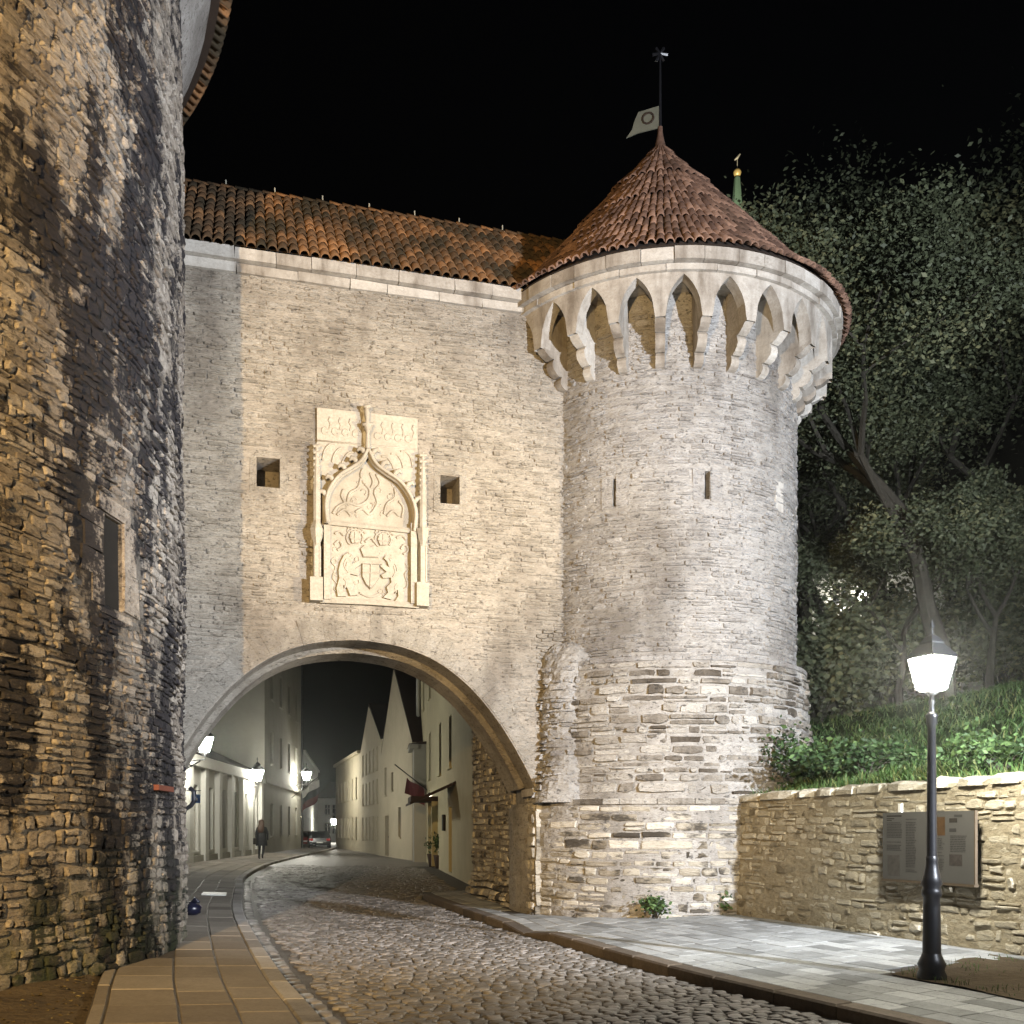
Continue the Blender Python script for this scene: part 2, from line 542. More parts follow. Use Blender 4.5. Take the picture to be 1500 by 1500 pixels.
def hit_circle(px, c, R, far=False):
    s = (px - CX) / F
    A = 1 + s * s
    B = -2 * (s * c[0] + c[1])
    C = c[0] ** 2 + c[1] ** 2 - R * R
    D = max(0, B * B - 4 * A * C)
    t = (-B + (1 if far else -1) * math.sqrt(D)) / (2 * A)
    return (s * t, t)


# ================================================================== GROUND
XL = [(-0.2, 2.0), (-0.75, 5.0), (-1.4, 7.53), (-2.14, 9.54), (-3.58, 13.85), (-5.08, 18.66), (-6.85, 25.2), (-8.5, 31.6), (-10.4, 42.0), (-11.9, 55), (-13.2, 70), (-15.5, 90), (-20, 120)]
XR = [(5.6, 2.0), (4.25, 5.0), (3.1, 7.53), (1.8, 10.47), (0.5, 14.2), (0.05, 15.3), (-0.74, 17.9), (-2.0, 22.6), (-2.1, 23.6)]


def interp(tab, y):
    for (x0, y0), (x1, y1) in zip(tab, tab[1:]):
        if y <= y1:
            return x0 + (x1 - x0) * (y - y0) / (y1 - y0)
    return tab[-1][0]


def smooth_path(tab, step):
    P = [Vector((x, y, 0)) for x, y in tab]
    out = []
    for i in range(len(P) - 1):
        p0, p1, p2, p3 = P[max(i - 1, 0)], P[i], P[i + 1], P[min(i + 2, len(P) - 1)]
        n = max(2, int((p2 - p1).length / step))
        for k in range(n):
            t = k / n
            out.append(0.5 * ((2 * p1) + (p2 - p0) * t + (2 * p0 - 5 * p1 + 4 * p2 - p3) * t * t + (3 * p1 - p0 - 3 * p2 + p3) * t ** 3))
    out.append(P[-1])
    return out


ground = MB()
ground.add([(-600, -60, -0.03), (600, -60, -0.03), (600, 900, -0.03), (-600, 900, -0.03)], [(0, 1, 2, 3)])
g = ground.obj("ground", M_SOIL, kind="structure")
road = MB()
for i in range(30):
    y0, y1 = -12 + i * 5, -12 + (i + 1) * 5
    road.add([(-40, y0, 0), (22, y0, 0), (22, y1, 0), (-40, y1, 0)], [(0, 1, 2, 3)])
road_o = road.obj("road", M_ROAD, kind="structure")
frd = MB()
for i in range(16):
    y0, y1 = 42 + i * 6, 42 + (i + 1) * 6
    frd.add([(-40, y0, .026), (2, y0, .026), (2, y1, .026), (-40, y1, .026)], [(0, 1, 2, 3)])
frd.obj("distant_paving", M_COB, road_o)

# cobbles
rc = random.Random(5)
cob = []
ca, sa = math.cos(rad(17)), math.sin(rad(17))
rowv = 4.0
while rowv < 52:
    rw = rc.uniform(0.09, 0.12) * (1 if rowv < 22 else 1.5)
    uu = -14 + rc.uniform(0, .2)
    while uu < 8:
        ln = rc.uniform(0.11, 0.20) * (1 if rowv < 22 else 1.5)
        a, b = uu + .008, uu + ln - .008
        uu += ln
        cx_, cy_ = (a + b) / 2, rowv + rw / 2
        wob = 0.10 * noise.noise(Vector((cx_ * 0.5, rowv * 0.4, 3)))

        def cs(u, v, d):
            x, y = u * ca - (v + wob) * sa, u * sa + (v + wob) * ca
            return (x, y, d + 0.02 * noise.noise(Vector((x * .45, y * .45, 9))))
        c = cs(cx_, cy_, 0)
        if not (4.5 < c[1] < 44) or abs(c[0]) > c[1] * 0.56 + 0.5:
            continue
        if c[0] < interp(XL, c[1]) + 0.33 or (c[1] > 23.6 and c[0] > -1.2 - (c[1] - 24) * .15) or (c[1] < 23.6 and c[0] > interp(XR, c[1]) - 0.12):
            continue
        d = rc.uniform(0.017, 0.025)
        V, Fc = stone_piece(a, b, rowv + .003, rowv + rw - .003, d, rc, 0.03, 2, -0.01, 0.13, 0.85)
        X, Y = px_of(c)
        ar = ln * rw / c[1] ** 3 if (0 < X < 1500 and Y < 1500) else 1e-9
        cob.append(([cs(*p) for p in V], Fc, min(1, max(0, rc.gauss(.5, .22))), ar, (X, Y)))
    rowv += rw
emit_pieces(road_o, cob, M_COB, "cobble", "cobblestones", 300, None, True)


# pavements with kerbs, built along a path
def path_surf(path):
    cum = [0]
    for a, b in zip(path, path[1:]):
        cum.append(cum[-1] + (b - a).length)

    def at(s):
        for i in range(len(cum) - 1):
            if s <= cum[i + 1]:
                t = (s - cum[i]) / (cum[i + 1] - cum[i])
                d = (path[i + 1] - path[i]).normalized()
                if i + 2 < len(path):
                    d = d.lerp((path[i + 2] - path[i + 1]).normalized(), t).normalized()
                return path[i].lerp(path[i + 1], t), d
        return path[-1], (path[-1] - path[-2]).normalized()
    return at, cum[-1]


BT_C, BT_R = (-11.99, 10.74), 8.0
pl = smooth_path(XL, 0.8)
atL, LL = path_surf(pl)


def zL(t):
    return 0.12 + 0.045 * max(0, min(t, 2.2))


def surfL(s, t, d):
    p, dr = atL(s)
    return (p.x - dr.y * t, p.y + dr.x * t, zL(t) + d)


pav = MB()
ns = int(LL / 0.8)
for i in range(ns):
    s0, s1 = LL * i / ns, LL * (i + 1) / ns
    wmax = 1.72 if s0 < 24 else (2.2 if s0 < 28 else 4.5)
    pav.add([surfL(s0, 0.2, -0.006), surfL(s1, 0.2, -0.006), surfL(s1, wmax, -0.006), surfL(s0, wmax, -0.006)], [(3, 2, 1, 0)])
    pav.add([surfL(s0, wmax, -0.006), surfL(s1, wmax, -0.006), surfL(s1, wmax, -0.25), surfL(s0, wmax, -0.25)], [(3, 2, 1, 0)])
pav_o = pav.obj("pavement_left", M_ROAD, kind="structure")
rs = random.Random(21)


def slab_piece(surf, u0, u1, t0, t1, top, thick=0.05, bev=0.008):
    V = []
    for ins, d in ((0, top - thick), (0, top - bev), (bev, top)):
        for a, b in ((u0 + ins, t0 + ins), (u1 - ins, t0 + ins), (u1 - ins, t1 - ins), (u0 + ins, t1 - ins)):
            V.append((a, b, d))
    Fc = []
    for q in range(2):
        for k in range(4):
            Fc.append((q * 4 + k, q * 4 + (k + 1) % 4, q * 4 + 4 + (k + 1) % 4, q * 4 + 4 + k))
    Fc.append((8, 9, 10, 11))
    return [surf(*p) for p in V], [tuple(reversed(f)) for f in Fc]


slabs, kerbs, gut = [], [], []


def area_ground(c, a):
    if c[1] < 1:
        return 1e-12
    X, Y = px_of(c)
    return a / c[1] ** 3 if (-40 < X < 1540 and Y < 1540) else 1e-12


for t0, t1 in ((0.2, 0.62), (0.62, 1.06), (1.06, 1.6), (1.6, 1.72)):
    s = 3.0 + rs.uniform(0, .5)
    while s < 58:
        ln = rs.uniform(0.62, 0.9) if t0 < 1.5 else rs.uniform(0.8, 1.1)
        c = surfL(s + ln / 2, (t0 + t1) / 2, 0)
        if math.hypot(c[0] - BT_C[0], c[1] - BT_C[1]) > BT_R + 0.02:
            P, Fc = slab_piece(surfL, s + .006, s + ln - .006, t0 + .009, t1 - .009, rs.uniform(0.0, 0.008))
            slabs.append((P, Fc, min(1, max(0, rs.gauss(.5, .18))), area_ground(c, ln * (t1 - t0)), px_of(c) if c[1] > .5 else (0, 0)))
        s += ln
for s in np.arange(27, 58, 0.9):
    for t in np.arange(1.74, 4.4, 0.6):
        P, Fc = slab_piece(surfL, s + .006, s + .894, t + .006, t + .594, rs.uniform(0.0, 0.006))
        c = surfL(s + .4, t + .3, 0)
        slabs.append((P, Fc, min(1, max(0, rs.gauss(.5, .2))), area_ground(c, .5), px_of(c)))
emit_pieces(pav_o, slabs, M_SLAB, "slab", "far_slabs", 300)
s = 2.0
while s < LL - 2:
    ln = rs.uniform(0.8, 1.1)
    P, Fc = slab_piece(surfL, s + .005, s + ln - .005, 0.0, 0.195, 0.008, 0.16, 0.018)
    c = surfL(s + ln / 2, 0.1, 0)
    kerbs.append((P, Fc, rs.random(), area_ground(c, ln * .2), px_of(c) if c[1] > .5 else (0, 0)))
    s += ln
emit_pieces(pav_o, kerbs, M_KERB, "kerb_stone", "far_kerb_stones", 200)
# gutter setts along the left kerb
s = 2.5
while s < 30:
    ln = rs.uniform(0.22, 0.34)

    def gs(u, t, d):
        p, dr = atL(u)
        return (p.x - dr.y * t, p.y + dr.x * t, d)
    V, Fc = stone_piece(s + .01, s + ln - .01, -0.21, -0.03, rs.uniform(.02, .03), rs, 0.04, 2, -0.01)
    c = gs(s + ln / 2, -.1, 0)
    gut.append(([gs(*p) for p in V], [tuple(reversed(f)) for f in Fc], rs.random(), area_ground(c, ln * .2), (0, 0)))
    s += ln
emit_pieces(road_o, gut, M_COB, "gutter_sett", "gutter_setts", 120, None, True)

# soil strip by the great tower
soil = MB()
for i in range(24):
    y0, y1 = 3 + i * 0.4, 3 + (i + 1) * 0.4

    def sl(y, k):
        xk = interp(XL, y) - 1.75 * 1.04
        xt = BT_C[0] + math.sqrt(max(0.01, BT_R ** 2 - (y - BT_C[1]) ** 2)) - 0.1
        if xt > xk:
            xt = xk - 0.02
        x = xk + (xt - xk) * k
        return (x, y, 0.15 + 0.10 * k + 0.035 * noise.noise(Vector((x * 2.5, y * 2.5, 1))))
    for k in range(5):
        soil.add([sl(y0, k / 5), sl(y0, (k + 1) / 5), sl(y1, (k + 1) / 5), sl(y1, k / 5)], [(3, 2, 1, 0)])
soil.obj("soil", M_SOIL, kind="structure", smooth=True)
deb = MB()
for i in range(260):
    y = rs.uniform(4, 10.5)
    xk = interp(XL, y) - 1.85
    x = xk - abs(rs.gauss(0, 0.5))
    if math.hypot(x - BT_C[0], y - BT_C[1]) < BT_R + .05:
        continue
    z = 0.20 + rs.uniform(0, .03)
    a = rs.uniform(0, 6.28)
    q = rs.uniform(0.012, 0.03)
    deb.add([(x + q * math.cos(a), y + q * math.sin(a), z), (x - q * math.sin(a), y + q * math.cos(a) * .7, z + .01), (x - q * math.cos(a), y - q * math.sin(a), z), (x + q * math.sin(a) * .8, y - q * math.cos(a), z + .008)], [(0, 1, 2, 3)], rs.random())
deb.obj("leaf_litter", leaf_mat("dead_leaf", (0.06, 0.04, 0.015), (0.14, 0.10, 0.03), (0.3, 0.24, 0.1)), kind="stuff")

# right pavement
pr = smooth_path(XR, 0.5)
atR, LR = path_surf(pr)
RW0, RW1 = Vector((3.4, 16.3, 0)), Vector((5.48, 10.6, 0))
EW = (RW1 - RW0).normalized()
NW = Vector((EW.y, -EW.x, 0))           # towards the street


def zR(t):
    return 0.115 + 0.04 * max(0, min(3.2, t))


def kerb_h(y):     # dropped kerb by the arch
    return -0.10 * math.exp(-((y - 15.1) / 0.55) ** 2)


def surfR(s, t, d):
    p, dr = atR(s)
    return (p.x + dr.y * t, p.y - dr.x * t, zR(t) + d + (kerb_h(p.y) * max(0, 1 - t / 1.2)))


pavr = MB()
ns = int(LR / 0.35)
for i in range(ns):
    s0, s1 = LR * i / ns, LR * (i + 1) / ns
    for t0, t1 in ((0.0, 0.2), (0.2, 0.6), (0.6, 1.2), (1.2, 2.2), (2.2, 4.5)):
        pavr.add([surfR(s0, t0, -0.008), surfR(s0, t1, -0.008), surfR(s1, t1, -0.008), surfR(s1, t0, -0.008)], [(0, 1, 2, 3)])
    pavr.add([surfR(s0, 0.02, -0.008), surfR(s1, 0.02, -0.008), surfR(s1, 0.02, -0.4), surfR(s0, 0.02, -0.4)], [(0, 1, 2, 3)])
a_, b_ = surfR(LR, 0, -0.008), surfR(LR, 4.5, -0.008)
pavr.add([a_, b_, (b_[0], b_[1], -.2), (a_[0], a_[1], -.2)], [(0, 1, 2, 3)])
pavr_o = pavr.obj("pavement_right", M_ROAD, kind="structure")
slabs, kerbs = [], []
ROWW = 0.235
SOILP = [(3.72, 9.75), (5.2, 10.75), (7.0, 6.0), (4.35, 7.9)]


def in_poly(x, y, P):
    c = False
    for (x0, y0), (x1, y1) in zip(P, P[1:] + P[:1]):
        if (y0 > y) != (y1 > y) and x < (x1 - x0) * (y - y0) / (y1 - y0) + x0:
            c = not c
    return c


for k in range(19):
    t0 = 0.22 + k * ROWW
    s = 1.5 + rs.uniform(0, .45)
    while s < LR - 0.3:
        ln = rs.choice((0.3, 0.45, 0.45, 0.6))
        c = surfR(s + ln / 2, t0 + ROWW / 2, 0)
        inside = (Vector(c) - RW0).dot(NW) > -0.1 or c[1] > 16.0
        if inside and math.hypot(c[0] - 2.77, c[1] - 18.5) > 2.8 and not in_poly(c[0], c[1], SOILP) and not (c[1] > 17 and c[0] > -0.1):
            P, Fc = slab_piece(surfR, s + .004, s + ln - .004, t0 + .004, t0 + ROWW - .004, rs.uniform(0, .005), 0.03, 0.005)
            slabs.append((P, [tuple(reversed(f)) for f in Fc], min(1, max(0, rs.gauss(.5, .22))), area_ground(c, ln * ROWW), px_of(c)))
        s += ln
emit_pieces(pavr_o, slabs, M_SLABG, "slab", "far_slabs", 300)
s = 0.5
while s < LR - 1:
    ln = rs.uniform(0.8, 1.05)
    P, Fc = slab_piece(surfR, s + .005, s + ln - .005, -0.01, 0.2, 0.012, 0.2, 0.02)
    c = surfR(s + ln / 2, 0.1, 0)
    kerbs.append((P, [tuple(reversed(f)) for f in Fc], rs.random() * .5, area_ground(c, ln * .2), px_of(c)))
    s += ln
emit_pieces(pavr_o, kerbs, M_KERB_SHADE, "kerb_stone", "kerb_stones", 200)
sb = MB()
gx = [SOILP[0], SOILP[1], SOILP[2], SOILP[3]]
for i in range(10):
    for k in range(10):
        def bl(a, b):
            p = [gx[0][q] * (1 - a) * (1 - b) + gx[1][q] * a * (1 - b) + gx[2][q] * a * b + gx[3][q] * (1 - a) * b for q in (0, 1)]
            return (p[0], p[1], 0.19 + 0.05 * a + 0.03 * noise.noise(Vector((p[0] * 2, p[1] * 2, 5))))
        sb.add([bl(i / 10, k / 10), bl((i + 1) / 10, k / 10), bl((i + 1) / 10, (k + 1) / 10), bl(i / 10, (k + 1) / 10)], [(3, 2, 1, 0)])
sb.obj("soil_by_lamp", M_SOIL, kind="structure", smooth=True)

# ================================================================== GREAT ROUND TOWER (left)
btw = empty("great_round_tower", (BT_C[0], BT_C[1], 0), "massive round tower of dark stained rubble stone filling the left edge", "tower")


def surfB(u, v, d):
    a = u / BT_R
    r = BT_R + d + 0.05 * noise.noise(Vector((u * 0.5, v * 0.5, 2))) - 0.004 * v
    return (BT_C[0] + r * math.cos(a), BT_C[1] + r * math.sin(a), v)


hp = hit_circle(155, BT_C, BT_R), hit_circle(184, BT_C, BT_R)
ang = [math.atan2(p[1] - BT_C[1], p[0] - BT_C[0]) * BT_R for p in hp]
SL_U0, SL_U1 = ang
SL_V0 = CAMZ + (CY - 884) / F * hp[0][1]
SL_V1 = CAMZ + (CY - 768) / F * hp[1][1]
core = MB()
holed(core, rough(surfB, 0.032, 0.010, 3, 1.3, .7), -5.0, 6.25, -0.2, 13.2, [(SL_U0, SL_U1, SL_V0, SL_V1)], 0.7, -0.02, steps(-5.0, 6.25, .075, (SL_U0, SL_U1)), steps(-.2, 13.2, .07, (SL_V0, SL_V1)))
MB().sbox(surfB, SL_U0 + .004, SL_U1 - .004, SL_V0 + .004, SL_V1 - .004, -.66, -.05).obj("slit_shade_fill", M_DARK, btw)  # dark block filling the slit, standing in for the shade inside
core.add([surfB(SL_U0 - .1, SL_V0 - .1, -.7), surfB(SL_U1 + .1, SL_V0 - .1, -.7), surfB(SL_U1 + .1, SL_V1 + .1, -.7), surfB(SL_U0 - .1, SL_V1 + .1, -.7)], [(0, 1, 2, 3)])
core.lathe([(BT_R - 0.25, -0.2), (BT_R - 0.25, 13.2)], (BT_C[0], BT_C[1], 0), 48, 6.25 / BT_R, 2 * math.pi - 5.0 / BT_R)
core.obj("wall_core", M_BIG_CORE, btw)


def skipB(a, b, c, d):
    return b > SL_U0 - 0.42 and a < SL_U1 + 0.36 and d > SL_V0 - 0.08 and c < SL_V1 + 0.2


def toneB(t, c, r):
    # bright and dark stones gather in drifts
    k = noise.noise(Vector((c[1] * 0.9, c[2] * 0.5, 4)))
    return min(1, max(0, t + k * 0.6))


st = masonry(surfB, -5.0, 6.2, 0.05, 13.0, (0.05, 0.13), (0.07, 0.28), 0.016, (0.0, 0.040), 31, skipB, 0.13, 2, 0.14, tonef=toneB, hscale=lambda v: 1.35 if v < 1.7 else 1.0)
emit_pieces(btw, st, M_BIG, "stone", "rubble_stonework", 300, lambda p: 0 < p[0] < 262)
# dressed blocks round the slit window
for a, b, c, d in ((SL_U0 - .40, SL_U0 - .005, SL_V0 + .26, SL_V0 + .48), (SL_U0 - .34, SL_U0 - .005, SL_V0 + .49, SL_V0 + .74), (SL_U0 - .40, SL_U0 - .005, SL_V0 + .75, SL_V1 + .0),
                   (SL_U0 - .22, SL_U0 - .005, SL_V0 - .02, SL_V0 + .25),
                   (SL_U1 + .005, SL_U1 + .33, SL_V0 + .0, SL_V0 + .40), (SL_U1 + .005, SL_U1 + .26, SL_V0 + .41, SL_V1),
                   (SL_U0 - .1, SL_U1 + .12, SL_V1 + .01, SL_V1 + .18), (SL_U0 - .1, SL_U1 + .15, SL_V0 - .1, SL_V0 - .03)):
    MB().sbox(surfB, a, b, c, d, -0.2, 0.022, 0.75, 0.014).obj("jamb_block", M_BIG, btw)
# cornice, roof and tiles
cz = 13.15
MB().lathe([(BT_R - 0.1, cz - 0.9), (BT_R + .08, cz - 0.75), (BT_R + 0.22, cz - 0.35), (BT_R + 0.36, cz - 0.05), (BT_R + .38, cz + .08), (BT_R - .3, cz + .1)], (BT_C[0], BT_C[1], 0), 96).obj("cornice", M_TOWER_CORE, btw, True)
rf = MB().lathe([(BT_R - 0.3, cz + .0), (BT_R + 0.5, cz + .09), (0.0, cz + 5)], (BT_C[0], BT_C[1], 0), 96).obj("roof", M_DECK, btw)


def tile_geo(L=0.42, r0=0.085, r1=0.068, th=0.02, seg=6):
    V, Fc = [], []
    for y, r, z0 in ((0, r0, 0.015), (L, r1, 0.0)):
        for rr in (r, r - th):
            for k in range(seg + 1):
                a = math.pi * k / seg
                V.append((rr * math.cos(a), y, z0 + rr * math.sin(a)))
    n = seg + 1
    for k in range(seg):
        Fc.append((k, 2 * n + k, 2 * n + k + 1, k + 1))                 # outer
        Fc.append((n + k, n + k + 1, 3 * n + k + 1, 3 * n + k))         # inner
        Fc.append((k, k + 1, n + k + 1, n + k))                         # front rim
    Fc.append((0, n, 3 * n, 2 * n))
    Fc.append((seg, 2 * n + seg, 3 * n + seg, n + seg))
    return np.array(V), Fc


TV, TF = tile_geo()
TILE_MESH = {}


def tile_mesh(mat, k):
    key = (mat.name, k)
    if key not in TILE_MESH:
        me = bpy.data.meshes.new("tile")
        me.from_pydata(TV.tolist(), [], TF)
        a = me.attributes.new("tone", 'FLOAT', 'FACE')
        a.data.foreach_set("value", np.full(len(TF), (k + 0.5) / 8, dtype=np.float32))
        me.polygons.foreach_set("use_smooth", [True] * len(TF))
        me.materials.append(mat)
        TILE_MESH[key] = me
    return TILE_MESH[key]


def emit_tiles(parent, tiles, mat, cap=300, vis=None):
    """tiles: (matrix_world, tone)"""
    def key(t):
        p = t[0].translation
        if p.y < 1:
            return 0
        X, Y = px_of(p)
        a = 1 / p.y ** 2
        if not (0 < X < 1500 and 0 < Y < 1500) or (vis and not vis(X, Y, p)):
            a *= 1e-3
        return -a
    tiles = sorted(tiles, key=key)
    pw = WL[parent.name]
    for Mx, t in tiles[:cap]:
        o = bpy.data.objects.new("roof_tile", tile_mesh(mat, min(7, int(t * 8))))
        COL.objects.link(o)
        o.parent = parent
        o.matrix_basis = Matrix.Translation(-pw) @ Mx
    rest = tiles[cap:]
    if rest:
        mb = MB()
        for Mx, t in rest:
            A = np.array(Mx)
            P = TV @ A[:3, :3].T + A[:3, 3]
            mb.add(P.tolist(), TF, t)
        mb.obj("roof_tiles", mat, parent, True, kind="stuff")


def frame_m(x, y, z, o, sx=1, sy=1, sz=1):
    x, y, z = Vector(x).normalized() * sx, Vector(y).normalized() * sy, Vector(z).normalized() * sz
    return Matrix(((x.x, y.x, z.x, o[0]), (x.y, y.y, z.y, o[1]), (x.z, y.z, z.z, o[2]), (0, 0, 0, 1)))


rt = random.Random(77)
tl = []
slope = math.atan2(4.91, BT_R + .5)
for row in range(3):
    for k in range(330):
        a = 2 * math.pi * k / 330
        if not (-0.3 < a < 1.3):
            continue
        o = Vector((math.cos(a), math.sin(a), 0))
        r = BT_R + 0.62 - row * 0.33
        z = cz + 0.05 + row * 0.33 * math.tan(slope)
        up = (-o * math.cos(slope) + Vector((0, 0, math.sin(slope)))).normalized()
        x = Vector((-math.sin(a), math.cos(a), 0))
        tl.append((frame_m(x, up, x.cross(up), Vector((BT_C[0], BT_C[1], z)) + o * r), rt.uniform(0.1, 0.8)))
emit_tiles(rf, tl, M_TILE, 120)
# rusty iron anchor bar
p = hit_circle(235, BT_C, BT_R)
ua = math.atan2(p[1] - BT_C[1], p[0] - BT_C[0]) * BT_R
zb = CAMZ + (CY - 1155) / F * p[1]
MB().sbox(surfB, ua - .32, ua + .32, zb - .03, zb + .03, 0.0, 0.09, 0.5).obj("anchor_bar", flat_mat("rusty_iron", (0.16, 0.05, 0.03), 0.8), btw)

# ================================================================== GATEHOUSE
GO = Vector((0.877, 16.97, 0))
GE = Vector((0.9655, 0.2602, 0)).normalized()
GN = Vector((GE.y, -GE.x, 0))


def surfG(u, v, d):
    p = GO + GE * u + GN * d
    return (p.x, p.y, v)


def gate_u(px):
    s = (px - CX) / F
    return (s * GO.y - GO.x) / (GE.x - s * GE.y)


def gate_z(px, py):
    u = gate_u(px)
    Y = GO.y + GE.y * u
    return CAMZ + (CY - py) / F * Y


gate = empty("gatehouse", surfG(-3.49, 0, 0), "pale limestone gatehouse with wide arch over the street and red tiled roof", "gatehouse")
AU, AH, AZ0, ARISE = -3.49, 3.0, 2.3, 2.37


def arch(t, hh=AH, zo=AZ0, rise=ARISE):      # t in -1..1
    k = abs(t)
    return AU + hh * t, zo + rise * (1 - 0.06 * k - 0.94 * k ** 2.7)


def arch_pts(n, hh=AH, zo=AZ0, rise=ARISE):
    raw = [arch(-1 + 2 * i / 400, hh, zo, rise) for i in range(401)]
    cum = [0]
    for a, b in zip(raw, raw[1:]):
        cum.append(cum[-1] + math.hypot(b[0] - a[0], b[1] - a[1]))
    out = []
    j = 0
    for i in range(n + 1):
        s = cum[-1] * i / n
        while j < 399 and cum[j + 1] < s:
            j += 1
        t = (s - cum[j]) / max(1e-9, cum[j + 1] - cum[j])
        x, y = raw[j][0] + (raw[j + 1][0] - raw[j][0]) * t, raw[j][1] + (raw[j + 1][1] - raw[j][1]) * t
        tx, ty = raw[j + 1][0] - raw[j][0], raw[j + 1][1] - raw[j][1]
        l = math.hypot(tx, ty)
        out.append((x, y, -ty / l, tx / l))      # outward normal (up)
    return out


AP = arch_pts(46)
APA = np.array([(a[0], a[1]) for a in arch_pts(160)])


def skipG(a, b, c, d):
    cu, cv = (a + b) / 2, (c + d) / 2
    for h in WINS:
        if b > h[0] - .12 and a < h[1] + .12 and d > h[2] - .10 and c < h[3] + .10:
            return True
    if b > RP_U0 - .02 and a < RP_U1 + .02 and d > RP_V0 and c < RP_V1:
        return True
    if AU - AH - .4 < cu < AU + AH + .4:
        if abs(cu - AU) < AH and cv < arch((cu - AU) / AH)[1]:
            return True
        if abs(cu - AU) <= AH + .42 and cv < AZ0:
            return True
        if np.min(np.hypot(APA[:, 0] - cu, APA[:, 1] - cv)) < 0.44:
            return True
    return False


def win_rect(px0, px1, py0, py1):
    return (gate_u(px0), gate_u(px1), gate_z((px0 + px1) / 2, py1), gate_z((px0 + px1) / 2, py0))


WINS = [win_rect(376, 410, 671, 714), win_rect(645, 673, 697, 738)]
RP_U0, RP_U1 = gate_u(464), gate_u(611)
RP_V0, RP_V1 = gate_z(537, 884), gate_z(537, 606)
GTOP = 10.33
core = MB()
surfGr = rough(surfG, 0.022, 0.003, 5, 1.0, .7)
for i in range(80):                          # below the crown of the arch
    t0, t1 = -1.0 + i / 40, -1.0 + (i + 1) / 40
    a, b = arch(t0), arch(t1)
    core.add([surfG(a[0], a[1], -1.5), surfG(b[0], b[1], -1.5), surfG(b[0], 5.0, -1.5), surfG(a[0], 5.0, -1.5)], [(0, 1, 2, 3)])
    for k in range(24):
        q0, q1 = k / 24, (k + 1) / 24
        core.add([surfGr(a[0], a[1] + (5 - a[1]) * q0, -.0), surfGr(b[0], b[1] + (5 - b[1]) * q0, 0), surfGr(b[0], b[1] + (5 - b[1]) * q1, 0), surfGr(a[0], a[1] + (5 - a[1]) * q1, 0)], [(0, 1, 2, 3)])
for x0, x1 in ((-8.0, AU - AH), (AU + AH, 0.6)):
    for d in (-0.02, -1.5):
        core.add([surfG(x0, -.1, d), surfG(x1, -.1, d), surfG(x1, 5.0, d), surfG(x0, 5.0, d)], [(0, 1, 2, 3)])
holed(core, surfGr, -8.0, 0.6, 5.0, GTOP, WINS, 0.6, 0.0, steps(-8, .6, .07, [w for h in WINS for w in h[:2]]), steps(5, GTOP, .05, [w for h in WINS for w in h[2:]]))
for h in WINS:
    core.add([surfG(h[0] - .2, h[2] - .2, -.62), surfG(h[1] + .2, h[2] - .2, -.62), surfG(h[1] + .2, h[3] + .2, -.62), surfG(h[0] - .2, h[3] + .2, -.62)], [(0, 1, 2, 3)])
core.obj("wall_core", M_GATE_CORE, gate)
st = masonry(surfG, -7.6, 0.45, 0.1, GTOP, (0.045, 0.105), (0.09, 0.34), 0.010, (0.0, 0.034), 41, skipG, 0.07, 1, 0.09)
emit_pieces(gate, st, M_GATE, "stone", "coursed_stonework", 300, lambda p: 275 < p[0] < 820 and p[1] > 380)
# arch stones: outer order (flush, individually cut) and inner order
ra = random.Random(9)
for i in range(46):
    a, b = AP[i], AP[i + 1]
    ln = ra.uniform(0.30, 0.50)
    g_ = 0.002
    f0, f1 = ra.uniform(0.012, 0.024), -0.62
    P = []
    dx, dz = (b[0] - a[0]), (b[1] - a[1])
    l = math.hypot(dx, dz)
    ax, az = a[0] + dx / l * g_, a[1] + dz / l * g_
    bx, bz = b[0] - dx / l * g_, b[1] - dz / l * g_
    cham = 0.05
    prof = [(0, f1), (0, f0 - cham), (cham * .5, f0), (ln, f0), (ln, f1)]
    for (x, z, nx, nz) in ((ax, az, a[2], a[3]), (bx, bz, b[2], b[3])):
        for r_, d_ in prof:
            P.append(surfG(x + nx * r_, z + nz * r_, d_))
    Fc = [(k, (k + 1) % 5, 5 + (k + 1) % 5, 5 + k) for k in range(5)] + [(4, 3, 2, 1, 0), (5, 6, 7, 8, 9)]
    mesh_obj("arch_stone", P, [tuple(reversed(f)) for f in Fc], M_GATE, gate, min(1, max(0, ra.gauss(.55, .14))))
AP2 = arch_pts(40, AH - 0.10, AZ0, ARISE - 0.09)
for i in range(40):
    a, b = AP2[i], AP2[i + 1]
    P = []
    for (x, z, nx, nz) in (a, b):
        for r_, d_ in ((0, -1.5), (0, -0.70), (0.06, -0.64), (0.3, -0.64), (0.3, -1.5)):
            P.append(surfG(x + nx * r_, z + nz * r_, d_))
    Fc = [(k, (k + 1) % 5, 5 + (k + 1) % 5, 5 + k) for k in range(5)] + [(4, 3, 2, 1, 0), (5, 6, 7, 8, 9)]
    mesh_obj("inner_arch_stone", P, [tuple(reversed(f)) for f in Fc], M_GATE, gate, min(1, max(0, ra.gauss(.4, .2))))
